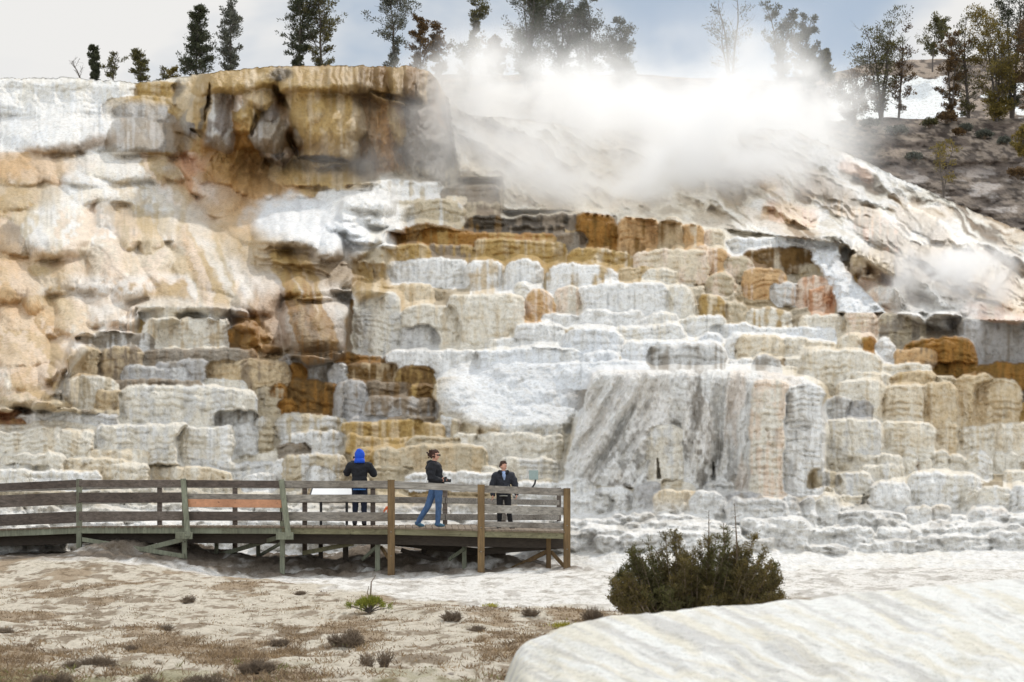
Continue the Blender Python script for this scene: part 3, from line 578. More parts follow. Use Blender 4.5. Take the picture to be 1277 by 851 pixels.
# ---- the far slopes behind
def far_sheet(name, px0, px1, topf, py_bot, d_top, d_bot, colf, seed, relief, backz, step=3.0):
    px = np.arange(px0, px1, step); tp = topf(px)+(fb(px/30., px*0, seed, 4)-.5)*5
    t = np.concatenate([-np.linspace(1, .05, 10), np.linspace(0, 1, 150)]); T, CP = np.meshgrid(t, px, indexing='ij'); TP = np.broadcast_to(tp, T.shape)
    tt = np.clip(T, 0, 1); py = TP+(py_bot-TP)*tt
    dt = d_top(CP); db = d_bot(CP); d = dt+(db-dt)*tt**.8
    n = fb(CP/40., py/16., seed+1, 5); d = d-(n-.5)*relief*sm(tt, 0, .1)
    d = np.where(T < 0, dt-T*60, d)
    X = (CP-CX)/F*d; Z = CZ+(HY-py)/F*d
    Z = np.where(T < 0, CZ+(HY-TP)/F*dt-np.abs(T)*backz, Z)
    return grid_mesh(name, X, d, Z, colf[0], np.clip(colf[1](CP, py), 0, .86)), (px, tp)
def scrub(CP, py):
    c = np.empty(CP.shape+(3,)); c[:] = lin((158, 144, 130))
    k = (sm(fb(CP/40., py/12., 601, 5, .6), .47, .60)*.85)[..., None]; c = c*(1-k)+lin((96, 84, 76))*k
    k = (sm(fb(CP/9., py/4., 602, 4, .6), .52, .62)*.8)[..., None]; c = c*(1-k)+lin((62, 54, 50))*k
    k = (sm(py, 165, 240)*.45)[..., None]; c = c*(1-k)+lin((84, 78, 74))*k
    k = (sm(fb(CP/30., py/9., 603, 4), .58, .66)*sm(py, 200, 230)*.7)[..., None]; c = c*(1-k)+lin((190, 182, 176))*k
    return c
def farc(CP, py):
    c = scrub(CP, py*1.0+40)
    yy = py+(fb(CP/20., py/8., 611, 3)-.5)*9
    a = sm(CP+(fb(CP/20., py/8., 613, 3)-.5)*22, 1022, 1048)*(yy > np.interp(CP, [1000, 1040, 1060, 1085, 1120, 1150, 1180, 1230, 1300], [112, 106, 98, 93, 94, 97, 96, 94, 92]))*(1-sm(CP, 1172, 1186)*sm(fb(CP/22., py/10., 612, 3), .36, .44))
    a = a[..., None]*1.0
    return c*(1-a)+lin((236, 239, 244))*a
m_far = ground_mat(); m_far.name = 'scrub_slope'
shA, rimA = far_sheet('far_slope', 985, 1700, lambda p: np.interp(p, [985, 1024, 1100, 1277, 1700], [153, 150, 148, 147, 140]), 420, lambda p: p*0+128, lambda p: p*0+97, (m_far, scrub), 620, 4., 9.)
tag(shA, kind='structure')
shB, rimB = far_sheet('far_ridge', 300, 1750, lambda p: np.interp(p, [300, 540, 800, 850, 960, 1000, 1030, 1045, 1080, 1150, 1277, 1750], [118, 94, 93, 96, 100, 96, 93, 90, 80, 75, 70, 60]), 210,
                      lambda p: np.interp(p, [1000, 1060], [118, 178]), lambda p: np.interp(p, [1000, 1060], [108, 140]), (m_far, farc), 640, 2.5, 25.)
tag(shB, kind='structure')

# ---- camera
cam = bpy.data.cameras.new('camera'); co_ = bpy.data.objects.new('camera', cam); link(co_)
co_.location = (0, 0, CZ); co_.rotation_euler = (math.radians(90), 0, 0)
cam.sensor_width = 36; cam.lens = F/1277*36; cam.shift_y = (HY-425.5)/1277; cam.clip_start = .5; cam.clip_end = 6000
cam.dof.use_dof = True; cam.dof.focus_distance = 46; cam.dof.aperture_fstop = 5.0
S.camera = co_

# ---- sun and sky
EL, AZ = 50, 28          # degrees: height, and angle to the right of straight ahead
sd = Vector((math.sin(math.radians(AZ))*math.cos(math.radians(EL)), math.cos(math.radians(AZ))*math.cos(math.radians(EL)), math.sin(math.radians(EL))))
sun = bpy.data.lights.new('sun', 'SUN'); sun.energy = 2.5; sun.angle = math.radians(2.5); sun.color = (1, .94, .86)
so = bpy.data.objects.new('sun', sun); link(so); so.rotation_euler = sd.to_track_quat('Z', 'Y').to_euler(); so.location = (30, 60, 80)
w = bpy.data.worlds.new('World'); S.world = w; w.use_nodes = True; nt = w.node_tree
bg = nt.nodes['Background']
sky = nd(nt, 'ShaderNodeTexSky'); sky.sky_type = 'NISHITA'; sky.sun_disc = False
sky.sun_elevation = math.radians(EL); sky.sun_rotation = math.radians(AZ); sky.altitude = 2000; sky.dust_density = 1.5
tc = nd(nt, 'ShaderNodeTexCoord'); mp = nd(nt, 'ShaderNodeMapping'); mp.inputs['Scale'].default_value = (1, 1, 1.6); mp.inputs['Location'].default_value = (.35, 0, .2)
nt.links.new(tc.outputs['Generated'], mp.inputs['Vector'])
cn = noise(nt, 5.5, 5, .5, mp.outputs['Vector'], dist=.3)
cf = ramp(nt, cn.outputs['Fac'], [(.40, (.60, .60, .60)), (.60, (1, 1, 1))])
cl = ramp(nt, cn.outputs['Fac'], [(.42, (6.6, 7.4, 8.1)), (.58, (10.2, 10.1, 9.9))])
mx = mixc(nt, cf, sky.outputs['Color'], cl)
sep = nd(nt, 'ShaderNodeSeparateXYZ'); nt.links.new(tc.outputs['Generated'], sep.inputs[0])
mr = nd(nt, 'ShaderNodeMapRange'); nt.links.new(sep.outputs['Y'], mr.inputs[0]); mr.inputs[1].default_value = .75; mr.inputs[2].default_value = -.6; mr.inputs[3].default_value = 1.08; mr.inputs[4].default_value = 2.0
vm = nd(nt, 'ShaderNodeVectorMath'); vm.operation = 'SCALE'; nt.links.new(mx, vm.inputs[0]); nt.links.new(mr.outputs[0], vm.inputs['Scale'])   # sky brightened behind the camera as added fill for the shaded faces
nt.links.new(vm.outputs[0], bg.inputs['Color']); bg.inputs['Strength'].default_value = .085

# ---- steam
def steam(name, label, box, blobs, dens, nscale, seed, thr=(.40, .66), aniso=.3, group=None):
    (x0, y0, z0), (x1, y1, z1) = box
    b = MB(); vs = [(x, y, z) for z in (z0, z1) for y in (y0, y1) for x in (x0, x1)]
    b.add(vs, [(0, 2, 3, 1), (4, 5, 7, 6), (0, 1, 5, 4), (2, 6, 7, 3), (0, 4, 6, 2), (1, 3, 7, 5)])
    m = bpy.data.materials.new(name); m.use_nodes = True; nt = m.node_tree; nt.nodes.remove(nt.nodes['Principled BSDF'])
    out = nt.nodes['Material Output']; v = nd(nt, 'ShaderNodeVolumePrincipled'); nt.links.new(v.outputs[0], out.inputs['Volume'])
    v.inputs['Color'].default_value = (.995, .995, .995, 1); v.inputs['Anisotropy'].default_value = aniso
    tc = nd(nt, 'ShaderNodeTexCoord'); tot = None
    dn = noise(nt, nscale*.6, 3, .55, tc.outputs['Object'])
    wv = nd(nt, 'ShaderNodeVectorMath'); wv.operation = 'MULTIPLY_ADD'; nt.links.new(dn.outputs['Color'], wv.inputs[0]); wv.inputs[1].default_value = (4.4, 4.4, 4.4)
    of = nd(nt, 'ShaderNodeVectorMath'); of.operation = 'ADD'; nt.links.new(tc.outputs['Object'], of.inputs[0]); of.inputs[1].default_value = (-2.2, -2.2, -2.2)
    nt.links.new(of.outputs[0], wv.inputs[2])
    for (cx, cy, cz, rx, ry, rz, a) in blobs:
        mp = nd(nt, 'ShaderNodeMapping'); mp.vector_type = 'TEXTURE'; mp.inputs['Location'].default_value = (cx, cy, cz); mp.inputs['Scale'].default_value = (rx, ry, rz)
        nt.links.new(wv.outputs[0], mp.inputs['Vector'])
        g = nd(nt, 'ShaderNodeTexGradient'); g.gradient_type = 'QUADRATIC_SPHERE'; nt.links.new(mp.outputs[0], g.inputs['Vector'])
        t_ = math_(nt, 'MULTIPLY', g.outputs['Fac'], a); tot = t_ if tot is None else math_(nt, 'ADD', tot, t_)
    mp = nd(nt, 'ShaderNodeMapping'); mp.inputs['Location'].default_value = (seed, seed*.3, 0); nt.links.new(tc.outputs['Object'], mp.inputs['Vector'])
    n = noise(nt, nscale, 6, .62, mp.outputs[0], dist=.4)
    mr = nd(nt, 'ShaderNodeMapRange'); mr.interpolation_type = 'SMOOTHSTEP'; mr.inputs[1].default_value = thr[0]; mr.inputs[2].default_value = thr[1]; mr.inputs[3].default_value = .05; mr.inputs[4].default_value = 1.5
    nt.links.new(n.outputs['Fac'], mr.inputs[0])
    d = math_(nt, 'MULTIPLY', tot, mr.outputs[0]); d = math_(nt, 'MULTIPLY', d, dens)
    nt.links.new(d, v.inputs['Density'])
    o = b.build(name, m); tag(o, label, 'steam', group, 'stuff'); return o
def bl_(px, py, Y, rx, ry, rz, a): 
    x, y, z = P3(px, py, Y); return (x, y, z, rx*Y/F, ry, rz*Y/F, a)
st_blobs = [bl_(850, 170, 89, 310, 9, 100, 3.0), bl_(680, 140, 91, 240, 8, 100, 2.2), bl_(890, 210, 84, 270, 7, 110, 3.0), bl_(620, 100, 95, 190, 8, 60, 1.4), bl_(975, 140, 92, 130, 7, 90, 2.2), bl_(800, 75, 99, 280, 8, 80, .35),
            bl_(780, 220, 82, 300, 6, 110, 2.7), bl_(570, 180, 84, 140, 5, 90, .7), bl_(430, 195, 83.5, 80, 3, 55, .6), bl_(950, 60, 97, 150, 7, 80, .35)]
steam('steam_cloud', 'thick white steam cloud drifting off the hot spring behind the dark terrace rim', ((-10, 77.5, 10.5), (19, 106, 28.5)), st_blobs, .5, .40, 3.)
steam('steam_wisp', 'small white steam wisp over the pool behind the grey right-hand terrace', ((11, 61, 5.5), (20, 74, 13)), [bl_(1185, 362, 67.5, 110, 3.5, 75, 3.0), bl_(1235, 425, 64, 90, 2.5, 50, 1.2)], 1.2, .8, 9.)
# ================================================================ boardwalk
def wood(name, rgb, rough=.88, var=.42, ax=0):
    m, nt, b = mat_new(name); st = [14., 14., 14.]; st[ax] = 1.1; v = coords(nt, st); n = noise(nt, 1.6, 6, .65, v, dist=.6); v2 = coords(nt); n2 = noise(nt, 1.3, 4, .6, v2); n3 = noise(nt, 14, 3, .6, v2)
    c = lin(rgb); col = ramp(nt, n.outputs['Fac'], [(.32, tuple(c*(1-var))), (.5, tuple(c)), (.68, tuple(np.minimum(c*(1+var), .9)))])
    g = ramp(nt, n2.outputs['Fac'], [(.35, (.72, .68, .62)), (.65, (1.15, 1.15, 1.12))]); col = mixc(nt, 1., col, g, 'MULTIPLY')
    k = ramp(nt, n3.outputs['Fac'], [(.28, (.35, .32, .30)), (.36, (1, 1, 1))]); col = mixc(nt, .8, col, k, 'MULTIPLY')
    nt.links.new(col, b.inputs['Base Color']); b.inputs['Roughness'].default_value = rough; bump(nt, b, n.outputs['Fac'], .6, .012); return m
m_rail = wood('weathered_board', (134, 128, 121)); m_rail2 = wood('silvered_board', (150, 145, 138)); m_railc = wood('dark_brown_board', (90, 80, 74))
m_railb = wood('brown_board', (106, 96, 89))
m_green = wood('green_stained_timber', (126, 129, 112), .85, .3, 2)
m_post = wood('brown_timber', (116, 94, 64), .85, .35, 2)
m_edge = wood('mossy_beam', (126, 122, 96), .85, .3)
m_dark = simple('old_dark_beam', (70, 62, 54), .9, .25, 8, .4, (1, 1, 4), .01)
m_orange = wood('new_orange_board', (196, 144, 112), .75, .14)
m_plank = wood('deck_plank', (122, 108, 92), .85, .3, 1)
m_bolt = simple('dull_steel', (150, 146, 140), .5, .1, 40, 0, metal=.8)
NEAR = [(-110, 47.6, 608.5, 664.5), (99, 46.4, 598.5, 656), (230, 45.3, 598.5, 656), (352, 44.6, 599.5, 656.5), (488, 44, 599.5, 657.5), (600, 44.0, 605.5, 660.5), (707, 44.6, 610, 663)]
FAR = [(-110, 50.4, 607, 662), (199, 48.8, 598.5, 655), (293, 47.6, 599, 655), (380, 47, 599.5, 655), (465, 46.6, 600, 655), (555, 47.2, 602.5, 654), (628, 48.6, 605, 654), (697, 50.5, 607.5, 653.5)]
bw_ = empty('boardwalk', V3(300, 656, 46), 'grey and green timber boardwalk with plank railings on posts below the white terraces', 'boardwalk')
def nv(n, py, dy=0): return V3(n[0], py, n[1])+Vector((0, dy, 0))
def part(mb, name, mat, parent=None, smooth=False): return mb.build(name, mat, parent or bw_, smooth)
px_ = lambda n, k: k*n[1]/F
for i in range(6):                                                         # near rails, edge beams
    a, b = NEAR[i], NEAR[i+1]; last = b is NEAR[-1]
    oa, ob = (-.055, -.055) if i != 5 else (.02, .02)
    rails = [(4.5, 8.5, m_rail if i > 2 else m_railb)]
    if i < 4: rails += [(22, 12.5 if i < 2 else 9, m_railb if i < 2 else m_rail), (44.5, 11, m_railb if i < 3 else m_rail)]
    if i == 0: rails = [(4.5, 9, m_railb), (22.5, 15, m_railb), (46, 14, m_railb)]
    if i == 5: rails = [(4.5, 9, m_rail), (30, 10, m_rail), (50, 7, m_rail)]
    for k, (off, h, m) in enumerate(rails):
        mb = MB(); e = .04
        p = nv(a, a[2]+off*(a[3]-a[2])/57, oa); q = nv(b, b[2]+off*(b[3]-b[2])/57, ob)
        if i == 2 and k == 1: p = nv(a, 619, oa); q = nv(b, 620, ob); h = 6.5
        d = (q-p).normalized(); mb.bar(p+d*.012, q-d*.012, .045, px_(a, h)); part(mb, 'rail', m if (i+k) % 2 else (m_rail2 if m is m_rail else m_railc))
    if i == 2:
        mb = MB(); p = nv(a, 627.5, oa-.005); q = nv(b, 628.5, ob-.005); d = (q-p).normalized(); mb.bar(p+d*.012, q-d*.012, .045, px_(a, 10))
        tag(part(mb, 'rail', m_orange), 'newer orange replacement board')
    mb = MB(); p = nv(a, a[3]+5.2, -.01); q = nv(b, b[3]+5.2, -.01); mb.bar(p, q, .06, px_(a, 8.6)); part(mb, 'edge_beam', m_green if i < 3 else m_edge)
    mb = MB(); p = nv(a, a[3]+15, .45); q = nv(b, b[3]+15, .45); mb.bar(p, q, .10, .26); part(mb, 'joist', m_dark)
    mb = MB(); p = nv(a, a[3]+16, 1.3); q = nv(b, b[3]+16, 1.3); mb.bar(p, q, .10, .24); part(mb, 'joist', m_dark)
for i in range(7):                                                          # far rails
    a, b = FAR[i], FAR[i+1]; ce = [(6, 8), (24, 8.5), (46.5, 9)]
    for k, (off, h) in enumerate(ce):
        sa = (a[3]-a[2])/56.5; sb = (b[3]-b[2])/56.5
        mb = MB(); p = nv(a, a[2]+off*sa, -.05); q = nv(b, b[2]+off*sb, -.05); d = (q-p).normalized()
        mb.bar(p+d*.01, q-d*.01, .045, px_(a, h*min(sa, sb))); part(mb, 'rail', m_rail)
    mb = MB(); mb.bar(nv(a, a[3]+6, .03), nv(b, b[3]+6, .03), .06, .17); part(mb, 'edge_beam', m_dark)
# deck planks: one deck, laid across from the near to the far beam
def interp(L, px):
    return [float(np.interp(px, [n[0] for n in L], [n[j] for n in L])) for j in (1, 2, 3)]
mb = MB(); x = -110.
while x < 706:
    Yn, _, dn = interp(NEAR, x); xf = x-2 if x < 560 else 558+(x-560)*.93
    Yf, _, df = interp(FAR, xf); p = V3(x, dn, Yn)+Vector((0, -.08, -.02)); q = V3(xf, df, Yf)+Vector((0, .06, -.02))
    mb.bar(p, q, .138, .038, bev=.004); x += .146*F/Yn
part(mb, 'deck', m_plank)
gnd = lambda v, s=.06: float(gz(v.x, v.y))-s
for i, n in enumerate(NEAR[1:], 1):                                         # near posts
    top = nv(n, n[2]-1.0, 0); brown = i >= 4; w = .155 if brown else .12
    base = Vector((top.x, top.y, gnd(top)-.1))
    off = Vector((0, .065 if brown else .03, 0))
    if i in (2, 3):                                                         # post below, leaning outrigger above
        mid = nv(n, n[3]+6, 0)+off
        mb = MB(); mb.bar(Vector((top.x, top.y+.03, base.z)), Vector((top.x, top.y+.03, top.z-.02)), .11, .09, (0, -1, 0)); po = part(mb, 'post', m_green)
        q = nv(n, n[3]+13, -.30)+Vector(((7 if i == 2 else 10)*n[1]/F, 0, 0)); mb = MB(); mb.bar(q, top+Vector((-.01, -.1, .0)), .12, .075, (0, -1, 0)); part(mb, 'post_brace', m_green)
        mb = MB(); mb.bar(q+Vector((-.28, .03, .02)), q+Vector((.10, .03, .02)), .10, .16); part(mb, 'brace_block', m_green)
    else:
        mb = MB(); mb.bar(base+off*0+Vector((0, -.01, 0)), top+Vector((0, -.01, 0)), w, w, (0, -1, 0), .012); po = part(mb, 'post', m_post if brown else m_green)
    for zz in (.62, 1.15):
        mb = MB(); mb.ball((top.x, top.y-(.09 if brown else .075), base.z+zz), .014, 6, 4); mb.build('bolt', m_bolt, po)
for i, n in enumerate(FAR[1:], 1):
    top = nv(n, n[2]+1, .02); mb = MB(); mb.bar(Vector((top.x, top.y, gnd(top)-.1)), top, .11, .11, (0, -1, 0)); part(mb, 'post', m_railb)
for (px, Y, t, w, m) in [(270, 46.6, 668, .09, m_green), (322, 46.8, 668, .09, m_green), (431, 46.0, 668, .12, m_dark), (471, 44.7, 668, .11, m_green), (529, 46, 668, .12, m_dark), (579, 44.9, 668, .10, m_green), (621, 46.2, 668, .16, m_dark), (684, 44.9, 668, .11, m_post), (400, 46.4, 668, .1, m_dark)]:
    p = V3(px, t, Y); mb = MB(); mb.bar(Vector((p.x, p.y, gnd(p)-.1)), p, w, w, (0, -1, 0)); part(mb, 'support_post', m)
for (a, b, w, m) in [((103, 673, 46.3), (230, 694, 45.2), .10, m_green), ((113, 702, 46.2), (232, 672, 45.25), .11, m_green), ((275, 692, 46.4), (345, 671, 44.9), .10, m_green), ((322, 694, 46.6), (350, 678, 44.9), .07, m_green), ((378, 690, 45.6), (440, 678, 44.8), .10, m_edge),
                     ((452, 698, 45.3), (470, 682, 44.8), .08, m_green), ((475, 682, 44.8), (487, 700, 44.6), .07, m_post), ((560, 698, 45.1), (580, 684, 44.8), .08, m_green), ((634, 712, 45.2), (682, 688, 44.9), .10, m_post), ((687, 688, 44.9), (704, 707, 44.75), .08, m_post),
                     ((488, 676, 45.8), (610, 690, 45.8), .16, m_dark), ((600, 688, 45.0), (704, 680, 45.0), .15, m_dark), ((500, 686, 45.6), (560, 704, 45.6), .10, m_dark)]:
    mb = MB(); mb.bar(V3(*a), V3(*b), .05, w, (0, 0, 1)); part(mb, 'cross_brace', m)

# ---- interpretive panel at the far railing, little plate and ribbon
t = empty('information_panel', V3(414, 655, 46.4), 'slanted white information panel with a black frame behind the blue-hooded visitor', 'sign')
m_white = simple('white_board', (232, 232, 230), .45, .03, 20, 0); m_black = simple('black_metal', (28, 28, 30), .4, .1, 20, 0)
c = V3(416, 613.5, 46.35); u = Vector((1, 0, 0)); vv = Vector((0, .92, .30)).normalized()
mb = MB(); mb.bar(c-u*.50+vv*0, c+u*.50, .46, .02, Vector((0, -.3, .92))); mb.build('panel', m_white, t)
mb = MB()
for p, q in [((-.52, -.25), (.52, -.25)), ((-.52, .25), (.52, .25)), ((-.52, -.25), (-.52, .25)), ((.52, -.25), (.52, .25))]:
    mb.bar(c+u*p[0]+vv*p[1]-Vector((0, 0, .012)), c+u*q[0]+vv*q[1]-Vector((0, 0, .012)), .035, .04, Vector((0, -.3, .92)))
mb.build('frame', m_black, t)
for sx in (-.3, .3):
    mb = MB(); mb.bar((c.x+sx, c.y+.08, P3(414, 655, 46.4)[2]), (c.x+sx, c.y+.08, c.z-.03), .06, .06, (0, -1, 0)); mb.build('leg', m_black, t)
Yp = hill_depth(666, 607)-.25; p = V3(665.5, 592.5, Yp)
t = empty('marker_plate', V3(666, 607, Yp), 'small square grey-green plate on the white slope, right of the boy', 'sign')
mb = MB(); k = Yp/F; mb.bar(p-Vector((0, 0, 5.8*k)), p+Vector((0, 0, 5.8*k)), 11.5*k, .03, (0, -1, 0)); mb.build('plate', simple('grey_green_plate', (150, 165, 160), .6, .12, 12, .1), t)
mb = MB(); mb.tube([p+Vector((.06, .03, -4*k)), p+Vector((.03, .03, -11*k)), p+Vector((-.04, .03, -16*k))], .025); mb.build('stake', m_black, t)
p = V3(482, 636, 46.0)
t = empty('ribbon_stake', (p.x, p.y, gnd(p, .02)), 'thin stake with bright orange ribbon seen beside the left brown post', 'marker')
mb = MB(); mb.tube([(p.x+.05, p.y, gnd(p, .1)), (p.x+.05, p.y, p.z+.10)], .010); mb.build('stake', m_post, t)
m_rib = simple('orange_ribbon', (236, 122, 72), .6, .15, 30, 0)
mb = MB()
for (x0, z0, x1, z1, w) in [(.06, .09, -.07, -.03, .05), (.05, .05, -.10, -.10, .03), (.06, .07, .01, -.10, .03)]:
    mb.tube([p+Vector((x0, -.01, z0)), p+Vector(((x0+x1)/2, -.03, (z0+z1)/2+.02)), p+Vector((x1, -.01, z1))], [w*.4, w*.5, .008], 5)
mb.build('ribbon', m_rib, t)
# ================================================================ people
def skin_mesh(name, joints, edges, mat, parent, sub=1, root=0):
    """joints: (x, y, z, rx, ry); one continuous surface grown along the edges, tapering from joint to joint"""
    mb = MB()
    for a, b in edges:
        A, B = joints[a], joints[b]; L = (Vector(A[:3])-Vector(B[:3])).length; ra = (A[3], A[4] if len(A) > 4 else A[3]); rb = (B[3], B[4] if len(B) > 4 else B[3])
        n = max(2, int(L/(min(ra[0], rb[0], ra[1], rb[1])*.45))+1)
        for i in range(n+1):
            t = i/n; rx = ra[0]*(1-t)+rb[0]*t; ry = ra[1]*(1-t)+rb[1]*t
            mb.ball([A[k]*(1-t)+B[k]*t for k in range(3)], (rx, ry, (rx+ry)/2), 12 if rx > .03 else 8, 8 if rx > .03 else 6)
    vox = .006 if min(j[3] for j in joints) < .015 else .011
    me = bpy.data.meshes.new(name); me.from_pydata([tuple(v) for v in mb.v], [], mb.f); me.update()
    o = bpy.data.objects.new(name, me); COLL.objects.link(o)
    md = o.modifiers.new('r', 'REMESH'); md.mode = 'VOXEL'; md.voxel_size = vox; md.use_smooth_shade = True
    ms = o.modifiers.new('s', 'SMOOTH'); ms.factor = .5; ms.iterations = 3 if vox < .01 else 8
    dg = bpy.context.evaluated_depsgraph_get(); dg.update(); ev = o.evaluated_get(dg)
    m2 = bpy.data.meshes.new_from_object(ev); n = len(m2.vertices)
    co = np.empty(n*3); m2.vertices.foreach_get('co', co); fs = [tuple(p.vertices) for p in m2.polygons]
    bpy.data.objects.remove(o); bpy.data.meshes.remove(m2); bpy.data.meshes.remove(me)
    co = co.reshape(-1, 3)
    if vox > .01 and name != 'shoe':      # folds of the cloth
        c = co.mean(0); u = co-c; f = np.sin(co[:, 2]*46+np.sin(co[:, 0]*21)*1.6+co[:, 1]*17)*.0045*(1 if name == 'jacket' else .35)+(fb(co[:, 0]*14+co[:, 1]*9, co[:, 2]*17, 77, 3)-.5)*(.030 if name == 'jacket' else .014)
        hz = u.copy(); hz[:, 2] = 0; hz /= np.linalg.norm(hz, axis=1, keepdims=True)+1e-6; co = co+hz*f[:, None]
    return co, fs
def head_mesh(c, yaw, s=1.):
    nu, nv_ = 28, 22; v = []; f = []
    for i in range(nv_+1):
        th = math.pi*i/nv_
        for j in range(nu):
            ph = 2*math.pi*j/nu; x = math.sin(th)*math.sin(ph); y = -math.sin(th)*math.cos(ph); z = math.cos(th)     # face looks to -y
            X = x*.074; Yv = y*.092+.008; Z = z*.118
            if z < -.1: k = 1-.28*min(1, (-z-.1)/.9); X *= k; Yv = Yv*k-.010*(-z)
            fr = max(0, -y)
            Yv -= .024*math.exp(-(x/.14)**2-((z+.16)/.16)**2)*(fr > .3)              # nose
            Yv += .012*(math.exp(-((abs(x)-.36)/.17)**2-((z-.05)/.12)**2))*(fr > .3)   # eye sockets
            Yv -= .007*math.exp(-(x/.28)**2-((z+.48)/.09)**2)*(fr > .2); Yv -= .010*math.exp(-(x/.25)**2-((z+.80)/.15)**2)   # lips, chin
            v.append((X*s, Yv*s, Z*s))
    for i in range(nv_):
        for j in range(nu): f.append((i*nu+j, (i+1)*nu+j, (i+1)*nu+(j+1) % nu, i*nu+(j+1) % nu))
    mb = MB(); R = Matrix.Rotation(yaw, 3, 'Z'); c = Vector(c)
    mb.add([c+R@Vector(p) for p in v], f)
    for sx in (-1, 1):
        mb2 = MB(); mb2.ball((sx*.076*s, .012*s, -.005*s), (.012*s, .020*s, .032*s), 8, 6); mb.add([c+R@Vector(p) for p in mb2.v], mb2.f)
    return mb, R, c
def fingers(J, E, wi, wrist, d, side, palm=.045, curl=.35, s=1.):
    """palm and five fingers rooted in it; d = hand direction, side = thumb side"""
    d = Vector(d).normalized(); sd_ = Vector(side); sd_ = (sd_-d*sd_.dot(d)).normalized(); n = d.cross(sd_)
    w = Vector(wrist); p = w+d*palm*s*.9; J.append((*p, .030*s, .016*s)); pi_ = len(J)-1; E.append((wi, pi_))
    for k, (o, l) in enumerate([(-.030, .060), (-.010, .074), (.010, .078), (.030, .070)]):
        a = p+sd_*o*s+d*.030*s; b = a+(d+n*curl).normalized()*l*.5*s; c = b+(d*.6+n*(curl+.6)).normalized()*l*.5*s
        i0 = len(J); J += [(*a, .010*s, .010*s), (*b, .009*s, .009*s), (*c, .0075*s, .0075*s)]; E += [(pi_, i0), (i0, i0+1), (i0+1, i0+2)]
    a = w+d*.02*s+sd_*.032*s; b = a+(d*.6+sd_*.8).normalized()*.035*s; c = b+(d+n*.3).normalized()*.028*s
    i0 = len(J); J += [(*a, .012*s, .012*s), (*b, .011*s, .011*s), (*c, .009*s, .009*s)]; E += [(wi, i0), (i0, i0+1), (i0+1, i0+2)]
m_jack2 = simple('charcoal_cloth', (40, 42, 50), .8, .4, 24, .6, bd=.015)
m_skin = simple('skin', (212, 158, 134), .55, .08, 60, .1); m_black_cloth = simple('black_cloth', (26, 27, 32), .85, .35, 30, .5, bd=.01)
m_jeans = simple('blue_denim', (72, 100, 138), .9, .30, 14, .4, (1, 1, .5)); m_navy = simple('navy_cloth', (24, 30, 48), .9, .3, 20, .3)
m_trous = simple('black_trousers', (30, 29, 32), .9, .3, 20, .3); m_bluehood = simple('royal_blue_fleece', (28, 82, 200), .9, .18, 40, .4)
m_shirt = simple('pale_blue_shirt', (150, 170, 205), .85, .1, 30, .2); m_hair = simple('brown_curly_hair', (72, 46, 34), .7, .5, 60, .8, bd=.02)
m_shoe = simple('teal_shoe', (70, 110, 130), .7, .3, 40, .2); m_bshoe = simple('dark_shoe', (32, 28, 28), .7, .3, 40, .2); m_lens = simple('dark_glass', (16, 14, 14), .15, .1, 10, 0)
m_lip = simple('lips', (170, 92, 84), .5, .1, 60, 0); m_eye = simple('dark_eye', (30, 24, 22), .3, .1, 60, 0); m_trim = simple('grey_trim', (160, 160, 150), .7, .1, 20, 0)
